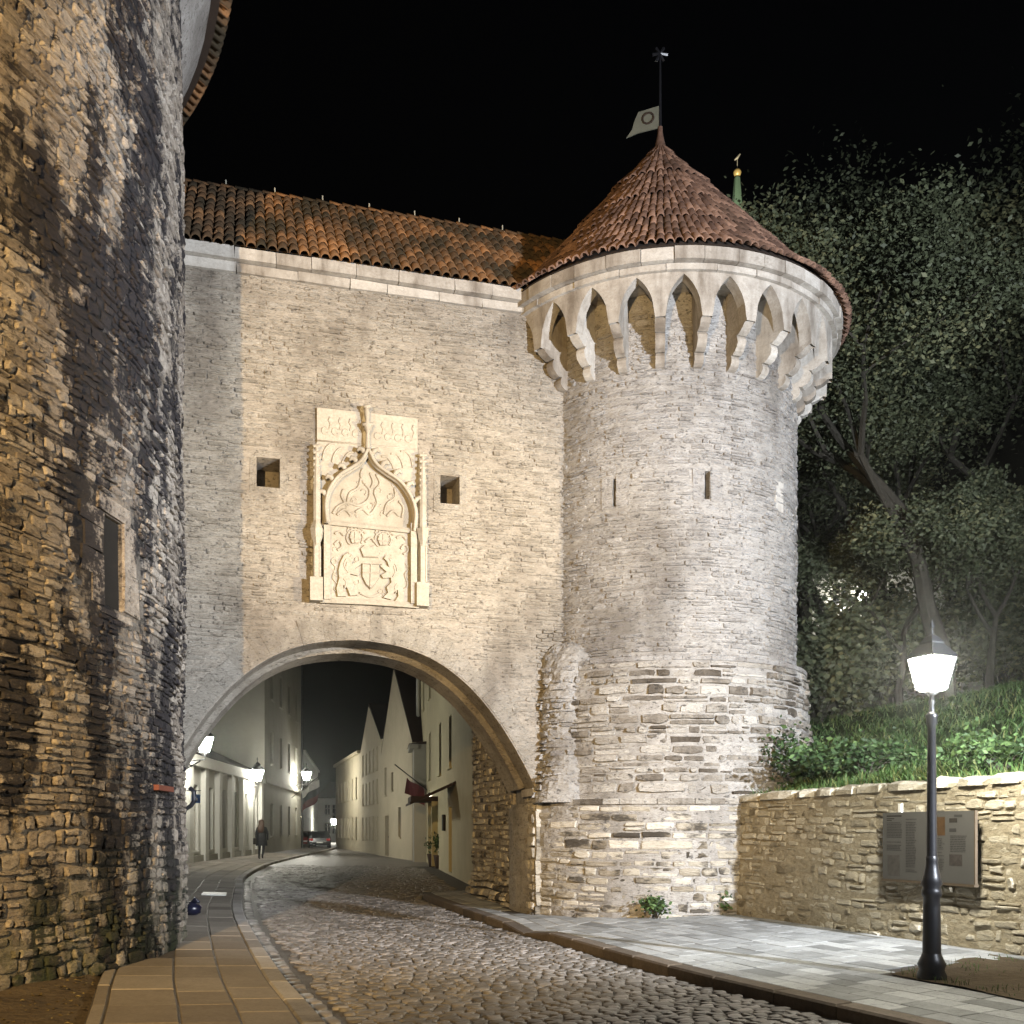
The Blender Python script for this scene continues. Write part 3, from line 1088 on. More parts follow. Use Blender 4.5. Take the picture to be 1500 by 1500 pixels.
# jambs
for side in (-1, 1):
    z = 0.05
    while z < AZ0 - 0.2:
        h = ra.uniform(0.22, 0.36)
        h = min(h, AZ0 - 0.13 - z)
        u_in = AU + side * AH
        u_out = u_in + side * ra.uniform(0.28, 0.46)
        u0, u1 = min(u_in, u_out), max(u_in, u_out)
        MB().sbox(surfG, u0, u1, z + .008, z + h - .008, -0.62, ra.uniform(.01, .04), ra.uniform(.15, .75), 0.016).obj("jamb_stone", M_PLINTH, gate)
        q0 = u_in + side * 0.17
        MB().sbox(surfG, min(q0, q0 + side * .5), max(q0, q0 + side * .5), z + .004, z + h - .004, -1.5, -0.635, ra.uniform(.1, .4), 0.01).obj("jamb_stone", M_PLINTH, gate)
        z += h
    def surfJ(s_, v, d, q=u_in, sd=side):
        return surfG(q - sd * d, v, -s_)
    stj = masonry(surfJ, 0.02, 0.60, 0.08, AZ0 - .14, (0.12, 0.24), (0.2, 0.45), 0.02, (0.024, 0.055), 90 + side, None, 0.07, 2, 0.03)
    if side < 0:
        stj = [(P, [tuple(reversed(f)) for f in Fc], t, a, x) for P, Fc, t, a, x in stj]
    emit_pieces(gate, stj, M_PLINTH, "reveal_stone", "reveal_stones", 60)
    u_in = AU + side * (AH - 0.07)
    u_out = AU + side * (AH + 0.30)
    MB().sbox(surfG, min(u_in, u_out), max(u_in, u_out), AZ0 - 0.13, AZ0 - 0.004, -0.66, 0.055, 0.8, 0.004).obj("impost_block", M_DRESSED, gate)
# passage walls, ceiling, rear wall
pas = MB()
for u0, u1 in ((-0.27, 0.8), (-9.2, -6.72)):
    pas.sbox(surfG, u0, u1, -0.1, 10.3, -5.8, -1.52)
pas.sbox(surfG, -6.72, -0.27, 6.3, 6.5, -5.8, -1.52)
pas.sbox(surfG, -6.72, -0.27, 6.5, 10.3, -5.8, -5.3)
pas.obj("passage_walls", M_GATE_CORE, gate)


def surfP(s, v, d):                          # right-hand wall of the passage
    return surfG(-0.27 - d - 0.35 * max(0, 0.7 - v), v, -s)


st = masonry(surfP, 1.55, 5.78, 0.08, 5.9, (0.10, 0.2), (0.18, 0.5), 0.02, (0.01, 0.05), 43, None, 0.06, 1, 0.05)
emit_pieces(gate, st, M_PLINTH, "passage_stone", "passage_stonework", 150)


def surfPL(s, v, d):
    return surfG(-6.72 + d, v, -s)


st = masonry(surfPL, 1.55, 5.78, 0.08, 5.9, (0.12, 0.2), (0.25, 0.5), 0.02, (0.01, 0.05), 44, None, 0.06, 1, 0.05)
emit_pieces(gate, st, M_GATE, "passage_stone", "passage_stonework", 0)
# frames of the two small square windows
for h in WINS:
    a, b, c, d = h
    for q in ((a - .11, a - .003, c - .02, d + .02), (b + .003, b + .12, c - .02, d + .02), (a - .11, b + .12, d + .023, d + .11), (a - .11, b + .12, c - .10, c - .023)):
        MB().sbox(surfG, *q, -0.3, 0.014, 0.6, 0.006).obj("window_frame_stone", M_GATE, gate)
# cornice
rco = random.Random(15)
for z0, z1, d1, name in ((GTOP + .0, GTOP + .15, .07, "cornice_block"), (GTOP + .155, GTOP + .345, .17, "cornice_block")):
    u = -7.8
    while u < 0.2:
        w = rco.uniform(0.5, 0.95)
        b = min(u + w, 0.25)
        MB().sbox(surfG, u + .004, b - .004, z0 + .002, z1 - .002, -0.5, d1 + rco.uniform(-.01, .01), rco.uniform(.35, .9), 0.007).obj(name, M_DRESSED, gate)
        u += w
# roof
EZ = GTOP + 0.36
RISE = 2.45
deck = MB()
deck.add([surfG(-9, EZ, .16), surfG(2.4, EZ, .16), surfG(2.4, EZ + RISE, -RISE), surfG(-9, EZ + RISE, -RISE)], [(0, 1, 2, 3)])
deck.add([surfG(-9, EZ, -5.9), surfG(2.4, EZ, -5.9), surfG(2.4, EZ + RISE, -RISE), surfG(-9, EZ + RISE, -RISE)], [(3, 2, 1, 0)])
roof = deck.obj("roof", M_DECK, gate)
upv = Vector((-GN.x * (RISE + .16), -GN.y * (RISE + .16), RISE)).normalized()
nrm = GE.cross(upv)
tl = []
Lr = math.hypot(RISE + .16, RISE)
NR = 10
for c in range(68):
    u = -8.6 + c * 0.163
    for r_ in range(NR):
        s = -0.10 + r_ * Lr / NR
        o = Vector(surfG(u + rt.uniform(-.008, .008), EZ, .16)) + upv * (s + rt.uniform(-.015, .015)) + nrm * 0.012
        t = rt.uniform(0, .5) + 0.5 * (0.5 + noise.noise(Vector((u * 1.1, r_ * .35, 2))))
        tl.append((frame_m(GE + upv * rt.uniform(-.05, .05), upv, nrm, o, 1.0, 1, 1.0), min(1, max(0, t))))
emit_tiles(roof, tl, M_TILE, 300, lambda X, Y, p: 272 < X < 790)
rb = MB()
for c in range(50):                          # ridge tiles
    u = -8.8 + c * 0.24
    o = Vector(surfG(u, EZ + RISE + .0, -RISE))
    A = np.array(frame_m(nrm.cross(GE) * 0 + GN, GE, Vector((0, 0, 1)), o, 1.2, 0.66, 1.1))
    rb.add((TV @ A[:3, :3].T + A[:3, 3]).tolist(), [tuple(reversed(f)) for f in TF], rt.uniform(.2, .9))
rb.obj("ridge_tiles", M_TILE, roof, True)
for u in np.arange(-5.6, 0.2, 0.86):
    MB().tube([surfG(u, EZ + RISE, -RISE), surfG(u, EZ + RISE + .19, -RISE)], 0.013, 5).obj("ridge_spike", flat_mat("spike_metal", (0.4, 0.38, 0.3), 0.6) if u < -5 else bpy.data.materials["spike_metal"], roof)

# ---- carved relief panel
rel_w = surfG((RP_U0 + RP_U1) / 2, RP_V0, 0)
RC = (gate_u(480) + gate_u(608)) / 2


def rz(py):
    return gate_z(540, py)


relief = MB()
relief.sbox(surfG, RP_U0 + .0, RP_U1 - .0, rz(775), rz(607), -0.05, 0.05)
relief_o = relief.obj("relief_panel", M_RELIEF, gate)
relief_o["label"] = "carved pale coat of arms under an ogee hood"
HU = 0.66
LOW = MB().sbox(surfG, RC - HU - .06, RC + HU + .06, rz(886), rz(774), -0.05, 0.07)
LOW.obj("arms_panel", M_RELIEF, relief_o)


def rel_pts(lst, d=0.07):                     # picture coordinates of the panel drawing -> wall surface
    return [surfG(gate_u(x), gate_z(x, y), d) for x, y in lst]


def curve(lst, n=6):
    P = [Vector((x, y, 0)) for x, y in lst]
    out = []
    for i in range(len(P) - 1):
        p0, p1, p2, p3 = P[max(i - 1, 0)], P[i], P[i + 1], P[min(i + 2, len(P) - 1)]
        for k in range(n):
            t = k / n
            q = 0.5 * ((2 * p1) + (p2 - p0) * t + (2 * p0 - 5 * p1 + 4 * p2 - p3) * t * t + (3 * p1 - p0 - 3 * p2 + p3) * t ** 3)
            out.append((q.x, q.y))
    out.append(lst[-1])
    return out


ogee_l = [(478, 770), (476, 745), (481, 722), (496, 702), (515, 690), (528, 680), (537, 664)]
ogee_r = [(604, 783), (606, 755), (599, 732), (584, 711), (564, 697), (548, 684), (538, 664)]
hood = MB()
for og in (ogee_l, ogee_r):
    c = curve(og, 6)
    hood.tube(rel_pts(c, 0.13), 0.055, 8)
    hood.tube(rel_pts(c, 0.20), 0.030, 6)
hood.obj("ogee_hood", M_RELIEF, relief_o, True)
for og in (ogee_l, ogee_r):                   # crockets
    c = curve(og, 6)
    for k, i in enumerate(range(9, len(c) - 3, 6)):
        x, y = c[i]
        sgn = -1 if og is ogee_l else 1
        MB().tube(rel_pts([(x, y), (x + sgn * 4, y - 7), (x + sgn * 9, y - 9), (x + sgn * 12, y - 5)], 0.17), [0.035, 0.045, 0.04, 0.02], 6).obj("crocket", M_RELIEF, relief_o, True)
fin = MB().tube(rel_pts([(537, 668), (537, 640), (537, 632), (536, 622), (536, 612), (535, 600)], 0.16), [0.045, 0.03, 0.075, 0.028, 0.05, 0.03], 8)
fin.tube(rel_pts([(529, 628), (545, 628)], 0.18), 0.03, 6)
fin.tube(rel_pts([(531, 602), (541, 602)], 0.18), 0.03, 6)
fin.obj("finial", M_RELIEF, relief_o, True)
for x0, ytop, ybot in ((463, 655, 884), (617, 668, 892)):   # side shafts with pinnacles and canopied niches
    pin = MB()
    pin.tube(rel_pts([(x0, ybot - 30), (x0, ytop + 70), (x0, ytop + 40), (x0, ytop)], 0.16), [0.06, 0.06, 0.05, 0.02], 8)
    for k in range(7):
        y = ytop + 4 + k * 9
        pin.tube(rel_pts([(x0 - 5, y), (x0 + 5, y)], 0.17), 0.025, 5)
    pin.obj("pinnacle", M_RELIEF, relief_o)
    can = MB().tube(rel_pts([(x0, 768 + (10 if x0 > 500 else 0)), (x0, 780), (x0, 792), (x0, 806)], 0.18), [0.05, 0.11, 0.09, 0.03], 6)
    can.obj("niche_canopy", M_RELIEF, relief_o)
    MB().tube(rel_pts([(x0 - 3, ybot - 35), (x0 - 3, 805)], 0.2), 0.022, 6).tube(rel_pts([(x0 + 4, ybot - 35), (x0 + 4, 805)], 0.2), 0.022, 6).obj("shaft", M_RELIEF, relief_o)
    u_ = gate_u(x0)
    MB().sbox(surfG, u_ - .11, u_ + .09, gate_z(x0, ybot), gate_z(x0, ybot - 34), -.02, 0.24, .5, .003).obj("shaft_base", M_RELIEF, relief_o)
    u2 = gate_u(478 if x0 < 500 else 604)
    MB().sbox(surfG, u2 - .05, u2 + .05, gate_z(x0, ybot - 4), gate_z(x0, 772), .0, 0.17, .5, .002).obj("inner_jamb", M_RELIEF, relief_o)
MB().tube(rel_pts([(480, 768), (606, 781)], 0.10), 0.045, 6).obj("transom", M_RELIEF, relief_o)
MB().tube(rel_pts([(468, 881), (540, 884), (612, 889)], 0.09), 0.05, 6).obj("sill", M_RELIEF, relief_o)
rr = random.Random(3)
trac = MB()
for sx in range(4):                           # tracery on the top band
    for base in (468, 545):
        x = base + 8 + sx * 15
        y = 632 + (x - 470) * 0.10
        pts = [(x + 5 * math.cos(a), y + 5 * math.sin(a)) for a in np.linspace(0.5, 5.8, 10)]
        trac.tube(rel_pts(pts, 0.05), 0.014, 5)
        trac.tube(rel_pts([(x + 6, y - 2), (x + 8, y - 9), (x + 5, y - 15), (x + 7, y - 20)], 0.05), 0.014, 5)
for k in range(4):
    for base, sg in ((472, 1), (604, -1)):
        x = base + sg * k * 14
        y = 662 + (x - 470) * 0.08 + k * 5
        trac.tube(rel_pts(curve([(x, y + 14 - k * 3), (x + sg * 3, y), (x + sg * 10, y - 9), (x + sg * 18, y - 10)]), 0.055), 0.017, 5)
trac.tube(rel_pts([(464, 647), (608, 660)], .05), .014, 5)
trac.obj("tracery_band", M_RELIEF, relief_o, True)
tym = MB()
for pts in ([(487, 754), (494, 744), (508, 738), (524, 742), (538, 734), (541, 720), (533, 710)], [(505, 738), (500, 728), (503, 718)], [(508, 738), (512, 724), (524, 716), (528, 702)],
            [(533, 710), (528, 698), (531, 688)], [(545, 752), (552, 738), (548, 722), (556, 710), (550, 696)], [(562, 755), (566, 740), (578, 730), (577, 716)], [(588, 760), (590, 745), (583, 735)],
            [(520, 752), (530, 747), (540, 755), (548, 748)], [(493, 756), (504, 748), (514, 757)], [(566, 758), (575, 750), (584, 758)], [(541, 720), (546, 708), (541, 694)]):
    tym.tube(rel_pts(curve(pts), 0.055), [0.022] * (len(curve(pts)) - 1) + [0.008], 6)
for k in range(16):
    x, y = rr.uniform(498, 588), rr.uniform(705, 758)
    a = rr.uniform(0, 6.28)
    tym.tube(rel_pts([(x + 6 * (1 - q * .6) * math.cos(a + q * 4), y + 6 * (1 - q * .6) * math.sin(a + q * 4)) for q in np.linspace(0, 1, 8)], .05), .013, 5)
tym.obj("tympanum_foliage", M_RELIEF, relief_o, True)
arms = MB()


def solid(poly, d0, d1):                      # low relief plate from a closed outline
    P = [surfG(gate_u(x), gate_z(x, y), d0) for x, y in poly]
    cx_, cy_ = sum(p[0] for p in poly) / len(poly), sum(p[1] for p in poly) / len(poly)
    Q = [surfG(gate_u(cx_ + (x - cx_) * .86), gate_z(x, cy_ + (y - cy_) * .86), d1) for x, y in poly]
    n = len(poly)
    arms.add(P + Q, [(k, (k + 1) % n, n + (k + 1) % n, n + k) for k in range(n)] + [tuple(range(n, 2 * n))])


solid([(528, 826), (556, 828), (556, 848), (548, 860), (541, 866), (534, 859), (528, 846)], 0.06, 0.12)         # shield
arms.tube(rel_pts([(542, 829), (541, 863)], .125), .012, 5)
arms.tube(rel_pts([(530, 841), (555, 843)], .125), .012, 5)
for cx_, cy_, sg in ((519, 790, 1), (560, 793, -1)):                                                          # helms and wreaths
    solid([(cx_ - 9, cy_), (cx_ - 6, cy_ - 9), (cx_, cy_ - 12), (cx_ + 7, cy_ - 8), (cx_ + 9, cy_ + 1), (cx_ + 5, cy_ + 9), (cx_ - 5, cy_ + 9)], 0.06, 0.11)
    arms.tube(rel_pts([(cx_ + 12 * math.cos(a), cy_ + 12 * math.sin(a)) for a in np.linspace(2.2, 7, 12)], .085), .015, 5)
solid([(525, 806), (532, 800), (541, 804), (550, 801), (558, 808), (554, 820), (530, 819)], 0.06, 0.115)         # crown
LION = [(512, 811), (519, 813), (522, 817), (517, 821), (514, 829), (523, 825), (528, 829), (518, 836), (526, 842), (523, 846), (512, 843), (511, 850), (518, 858), (516, 866), (523, 874), (512, 875), (508, 864),
        (502, 859), (501, 868), (506, 876), (494, 876), (492, 864), (496, 850), (495, 838), (498, 826), (503, 816)]


def mirror(p):
    x = 1083 - p[0]
    return (x, p[1] + (x - p[0]) * .095)


for mir in (False, True):
    L_ = [mirror(p) if mir else p for p in LION]
    n_ = len(L_)
    Pa = [surfG(gate_u(x), gate_z(x, y), 0.062) for x, y in L_]
    Pb = [surfG(gate_u(x), gate_z(x, y), 0.125) for x, y in L_]
    fc_ = [(k, (k + 1) % n_, n_ + (k + 1) % n_, n_ + k) for k in range(n_)] + [tuple(range(n_, 2 * n_))]
    arms.add(Pa + Pb, fc_)
    for pts in ([(495, 858), (487, 848), (491, 834), (485, 824), (490, 818)], [(506, 822), (503, 830), (506, 838)], [(508, 826), (506, 834), (509, 842)], [(502, 850), (506, 856), (504, 864)], [(510, 814), (514, 816), (512, 819)]):
        c_ = curve([mirror(p) if mir else p for p in pts])
        arms.tube(rel_pts(c_, 0.125 if pts[0][0] > 500 else .08), 0.014, 5)
for pts in ([(534, 796), (542, 790), (548, 797)], [(489, 800), (496, 794), (500, 802), (494, 808)], [(586, 806), (592, 800), (597, 808), (590, 814)], [(526, 870), (541, 876), (556, 871)], [(490, 784), (497, 781), (503, 787)], [(580, 790), (588, 787), (594, 793)]):
    arms.tube(rel_pts(curve(pts), 0.085), 0.018, 6)
for cx_, cy_ in ((519, 790), (560, 793)):
    for k in range(5):
        a = -2.4 + k * .42
        arms.tube(rel_pts([(cx_ + 8 * math.cos(a), cy_ + 8 * math.sin(a)), (cx_ + 15 * math.cos(a), cy_ + 15 * math.sin(a)), (cx_ + 17 * math.cos(a + .3), cy_ + 17 * math.sin(a + .3))], .08), [.018, .014, .02], 5)
    arms.tube(rel_pts([(cx_ - 6, cy_ + 2), (cx_ + 6, cy_ + 3)], .115), .012, 5)
    arms.tube(rel_pts([(cx_, cy_ - 8), (cx_, cy_ + 8)], .115), .009, 5)
for k in range(34):
    x, y = rr.uniform(488, 600), rr.uniform(790, 874)
    if 524 < x < 560 and 800 < y < 868:
        continue
    a = rr.uniform(0, 6.28)
    arms.tube(rel_pts([(x + 5 * (1 - q * .6) * math.cos(a + q * 4.5), y + 5 * (1 - q * .6) * math.sin(a + q * 4.5)) for q in np.linspace(0, 1, 8)], .075), .011, 5)
arms.obj("heraldic_beasts", M_RELIEF, relief_o)

# ---- rounded stump between the arch and the small tower
SC = Vector(surfG(0.06, 0, 0.06))


def surfS(u, v, d):
    r = (0.42 + 0.12 * max(0, 3.2 - v)) * (1.0 if v < 4.3 else math.sqrt(max(0.01, 1 - ((v - 4.3) / 0.5) ** 2))) + d + 0.13 * noise.noise(Vector((u * 1.7, v * 1.3, 7)))
    a = u / 0.36
    p = SC + (GN * math.cos(a) + GE * math.sin(a)) * r
    return (p.x, p.y, v)


sc = MB()
surfSr = rough(surfS, .09, .012, 9)
for i in range(24):
    for k in range(46):
        u0, u1 = -0.62 + i * 0.0517, -0.62 + (i + 1) * 0.0517
        v0, v1 = 2.05 + k * 0.059, 2.05 + (k + 1) * 0.059
        sc.add([surfSr(u0, v0, 0), surfSr(u1, v0, 0), surfSr(u1, v1, 0), surfSr(u0, v1, 0)], [(0, 1, 2, 3)])
sc.obj("wall_stump", M_TOWER_CORE, gate)
st = masonry(surfS, -0.6, 0.6, 2.1, 4.75, (0.06, 0.14), (0.08, 0.22), 0.02, (0.0, 0.09), 47, None, 0.16, 1, 0.12)
emit_pieces(gate, st, M_TOWER, "stump_stone", "stump_stones", 100)

# ================================================================== SMALL ROUND TOWER
TC = Vector((2.77, 18.5, 0))
TU = Vector((-TC.x, -TC.y, 0)).normalized()
TRV = Vector((-TU.y, TU.x, 0))
TRV = Vector((0.989, -0.148, 0)) if TRV.x < 0 else TRV
TR = 2.43


def tprof(v):
    if v < 2.05:
        return 2.80
    if v < 4.35:
        return 2.71 - 0.05 * (v - 2.05)
    return TR


def surfT(th, v, d):
    r = tprof(v) + d
    p = TC + (TU * math.cos(th) + TRV * math.sin(th)) * r
    return (p.x, p.y, v)


tw = empty("small_round_tower", TC, "slender round limestone tower with pointed corbel arches and conical tiled roof", "tower")
SLITS = []
for px, py0, py1, w in ((900, 701, 742, .055), (1036, 690, 731, .085)):
    p = hit_circle(px, TC, TR)
    v_ = Vector((p[0] - TC.x, p[1] - TC.y, 0))
    th = math.atan2(v_.dot(TRV), v_.dot(TU))
    z0, z1 = CAMZ + (CY - py1) / F * p[1], CAMZ + (CY - py0) / F * p[1]
    SLITS.append((th - w / TR / 2, th + w / TR / 2, z0, z1))
core = MB()
ths = [t for t in steps(-math.pi, math.pi, .03) if not any(s[0] - .012 < t < s[1] + .012 for s in SLITS)]


def surfTu(R):
    return lambda th, v, d: tuple(TC + (TU * math.cos(th) + TRV * math.sin(th)) * (R + d)) [:2] + (v,)


holed(core, rough(surfTu(TR), .026, .004, 7, 1.0, .6), -math.pi, math.pi, 4.3, 10.5, SLITS, 0.5, 0, ths, steps(4.3, 10.5, .055, [x for s in SLITS for x in s[2:]]))
fl_ = rough(lambda th, v, d: surfTu(2.71 - .05 * (v - 2.05))(th, v, d), .03, .004, 8)
holed(core, fl_, -1.6, 2.2, 2.06, 4.34, [], 0, 0, steps(-1.6, 2.2, .03), steps(2.06, 4.34, .055))
fl_ = rough(surfTu(2.80), .035, .006, 9)
holed(core, fl_, -1.6, 2.2, 0.0, 2.0, [], 0, 0, steps(-1.6, 2.2, .03), steps(0, 2.0, .055))
for s in SLITS:
    f = surfTu(TR - 0.5)
    core.add([f(s[0] - .1, s[2] - .1, 0), f(s[1] + .1, s[2] - .1, 0), f(s[1] + .1, s[3] + .1, 0), f(s[0] - .1, s[3] + .1, 0)], [(0, 1, 2, 3)])
th0 = math.atan2(TU.y, TU.x)
core.lathe([(2.80, -0.2), (2.785, 2.0), (2.785, 2.05), (2.69, 2.06), (2.585, 4.33), (2.40, 4.36)], TC, 72)
core.obj("wall_core", M_TOWER_CORE, tw)


def keepT(c):
    return (Vector((c[0], c[1], 0)) - GO).dot(GN) > -0.02 or c[0] > TC.x


def surfTl(R):          # arc length parameter
    def f(u, v, d):
        return surfT(u / R, v, d)
    return f


def skipT(a, b, c, d):
    for s in SLITS:
        if b / TR > 0 or True:
            if b > s[0] * TR - .20 and a < s[1] * TR + .20 and d > s[2] - .04 and c < s[3] + .04:
                return True
    return False


A0, A1 = rad(-85), rad(120)
def toneT(t, c, r):
    k = noise.noise(Vector((c[0] * 0.8, c[1] * 0.8, c[2] * 0.7)))
    return min(1, max(0, t + 0.25 * k))


st = masonry(surfTl(TR), A0 * TR, A1 * TR, 4.42, 10.0, (0.045, 0.11), (0.09, 0.34), 0.012, (0.0, 0.042), 51, skipT, 0.08, 1, 0.05, keepT, toneT)
emit_pieces(tw, st, M_TOWER, "stone", "coursed_stonework", 300, lambda p: 825 < p[0] < 1190 and p[1] > 500)
st = masonry(surfTl(2.65), A0 * 2.65, A1 * 2.65, 2.16, 4.33, (0.07, 0.20), (0.14, 0.55), 0.018, (0.0, 0.07), 52, None, 0.10, 1, 0.05, keepT, toneT)
emit_pieces(tw, st, M_TLOW, "base_stone", "base_stonework", 300, lambda p: 825 < p[0] < 1190)
st = masonry(surfTl(2.80), A0 * 2.8, A1 * 2.8, 0.1, 1.99, (0.10, 0.19), (0.2, 0.6), 0.02, (0.008, 0.05), 53, None, 0.06, 2, 0.06, keepT)
emit_pieces(tw, st, M_PLINTH, "plinth_stone", "plinth_stonework", 300, lambda p: 780 < p[0] < 1065)
for s in SLITS:          # dressed slabs beside the slits
    for a, b in ((s[0] - .20 / TR, s[0] - .004), (s[1] + .004, s[1] + .22 / TR)):
        mb = MB()
        mb.sbox(surfT, a, b, s[2] - .03, s[3] + .03, -.2, .016, .6, .003)
        mb.obj("slit_jamb", M_TOWER, tw)
mb = MB().sbox(surfT, rad(52), rad(58), 7.0, 7.5, -.1, .02, .9, .003)
mb.obj("blocked_slit", M_DRESSED, tw)
for zc, R0, out, h in ((2.05, 2.80, 0.055, 0.09), (4.36, 2.6, 0.03, 0.07)):
    th = A0
    while th < A1:
        w = rng.uniform(0.45, 0.85) / R0
        q = surfTu(R0)
        if keepT(q(th + w / 2, zc, 0.1)):
            n = 3
            mb = MB()
            for k in range(n):
                mb.sbox(q, th + .002 + (w - .004) * k / n, th + .002 + (w - .004) * (k + 1) / n, zc - h * .5, zc + h * .5, -.35, out + rng.uniform(-.008, .008), rng.uniform(.3, .9), 0.0)
            mb.obj("ledge_stone", M_TOWER if zc > 3 else M_TLOW, tw)
        th += w
# machicolation
NB = 26
DTH = 2 * math.pi / NB
PR = 3.06
CW = 0.082
for k in range(-8, 11):
    th = k * DTH
    c = surfTu(PR)(th, 9.8, 0)
    if not keepT(c) and c[0] < TC.x:
        continue
    dirv = TU * math.cos(th) + TRV * math.sin(th)
    tan = TRV * math.cos(th) - TU * math.sin(th)
    prof = [(2.30, 10.30), (2.30, 9.07)]
    prof += [(2.43 + 0.17 * math.sin(a), 9.20 - 0.13 * math.cos(a)) for a in np.linspace(0, 2.2, 6)]
    prof += [(2.53 + 0.26 * math.sin(a), 9.43 - 0.18 * math.cos(a)) for a in np.linspace(0.4, 2.15, 6)]
    prof += [(2.68 + 0.36 * math.sin(a), 9.76 - 0.26 * math.cos(a)) for a in np.linspace(0.3, 1.57, 6)]
    prof += [(PR - .03, 10.30)]
    n = len(prof)
    P = []
    for sg in (-1, 1):
        for r_, z in prof:
            q = TC + dirv * r_ + tan * (sg * CW * (0.88 + 0.12 * (r_ - 2.4) / .6) + rng.uniform(-.006, .006))
            P.append((q.x, q.y, z))
    Fc = [(i, (i + 1) % n, n + (i + 1) % n, n + i) for i in range(n)] + [tuple(range(n - 1, -1, -1)), tuple(range(n, 2 * n))]
    mesh_obj("corbel", P, Fc, M_DRESSED, tw, rng.uniform(.15, .85))
par = MB()
half = DTH / 2
edge = half - CW / PR * 0.98


def arch_low(t):
    return 9.62 + 0.65 * math.sqrt(max(0, 4 - (1 + abs(t)) ** 2)) / 1.732


fP = lambda r_: surfTu(r_)
for k in range(-9, 11):
    tc = (k + 0.5) * DTH
    N = 14
    for i in range(N):
        t0, t1 = -1 + 2 * i / N, -1 + 2 * (i + 1) / N
        for rr_, sg in ((PR, 1), (2.84, -1)):
            f = surfTu(rr_)
            q = [f(tc + edge * t0, arch_low(t0), 0), f(tc + edge * t1, arch_low(t1), 0), f(tc + edge * t1, 10.31, 0), f(tc + edge * t0, 10.31, 0)]
            par.add(q, [(0, 1, 2, 3) if sg > 0 else (3, 2, 1, 0)])
        fo, fi = surfTu(PR), surfTu(2.84)
        par.add([fo(tc + edge * t0, arch_low(t0), 0), fo(tc + edge * t1, arch_low(t1), 0), fi(tc + edge * t1, arch_low(t1), 0), fi(tc + edge * t0, arch_low(t0), 0)], [(3, 2, 1, 0)])
    fo = surfTu(PR)
    par.add([fo(tc + edge, 9.62, 0), fo(tc + DTH - edge, 9.62, 0), fo(tc + DTH - edge, 10.31, 0), fo(tc + edge, 10.31, 0)], [(0, 1, 2, 3)])
par.lathe([(2.3, 10.31), (PR, 10.311)], TC, 104)
par.obj("parapet_arcade", M_DRESSED, tw)
for z0, z1, d1, wd in ((10.30, 10.40, 3.14, .8), (10.405, 10.605, 3.24, .5)):
    th = -math.pi * .72
    while th < math.pi * .75:
        w = rng.uniform(wd * .8, wd * 1.2) / d1
        mb = MB()
        f = surfTu(0)
        dd = d1 + rng.uniform(-.018, .012)
        tn_ = rng.uniform(.2, .9)
        for k in range(3):
            mb.sbox(f, th + .0015 + (w - .003) * k / 3, th + .0015 + (w - .003) * (k + 1) / 3, z0 + .002, z1 - .002, 2.6, dd, tn_)
        mb.obj("cornice_block", M_DRESSED, tw)
        th += w
# cone roof
APEX = 14.36
CR, CZ = 3.22, 10.62
croof = MB().lathe([(2.4, CZ - .02), (CR + .02, CZ), (CR - .45, CZ + .46), (0.0, APEX)], TC, 96)
cone = croof.obj("conical_roof", M_DECK, tw)
tl = []


def cone_pt(s):            # s: 0 at the eave .. 1 apex
    if s < 0.09:
        k = s / .09
        return CR + .10 - k * .5, CZ - .03 + k * .44
    k = (s - .09) / .91
    return (CR - .40) * (1 - k), CZ + .41 + k * (APEX - CZ - .41)


rowsN = 17
for r_ in range(rowsN):
    s0, s1 = r_ / rowsN * 0.98, min(1, (r_ + 1.12) / rowsN * .98)
    (r0, z0), (r1, z1) = cone_pt(s0), cone_pt(s1)
    NCOL = 140 if s0 < 0.22 else (110 if s0 < 0.42 else (76 if s0 < 0.66 else 38))
    L = math.hypot(r0 - r1, z1 - z0)
    for k in range(NCOL):
        th = 2 * math.pi * (k + rt.uniform(-.08, .08)) / NCOL
        if abs(th - math.pi) < 0.7:
            continue
        o = TU * math.cos(th) + TRV * math.sin(th)
        x = TRV * math.cos(th) - TU * math.sin(th)
        up = (o * (r1 - r0) + Vector((0, 0, z1 - z0))).normalized()
        wsc = 2 * math.pi * r0 / NCOL / 0.163 * 0.98
        base = Vector((TC.x, TC.y, z0)) + o * (r0 + 0.02) + Vector((0, 0, rt.uniform(-.015, .015)))
        tl.append((frame_m(x, up, x.cross(up), base, wsc, L / 0.42 * 1.05, min(1.1, max(.6, wsc))), rt.uniform(0.15, 0.85) if rt.random() > .04 else 1.0))
emit_tiles(cone, tl, M_TILE_CONE, 300, lambda X, Y, p: (p - TC).dot(TU) > 0.3)
MB().lathe([(0.34, 13.93), (0.2, 14.18), (0.10, 14.36), (0.05, 14.6), (0.045, 14.72)], TC, 16).obj("roof_cap", M_TILE_CONE, cone, True)
vane = MB().tube([(TC.x, TC.y, 14.5), (TC.x, TC.y, 16.12)], [0.03, 0.018], 6).obj("weathervane", M_IRON, tw)
vane["label"] = "iron weathervane with a square pierced flag"
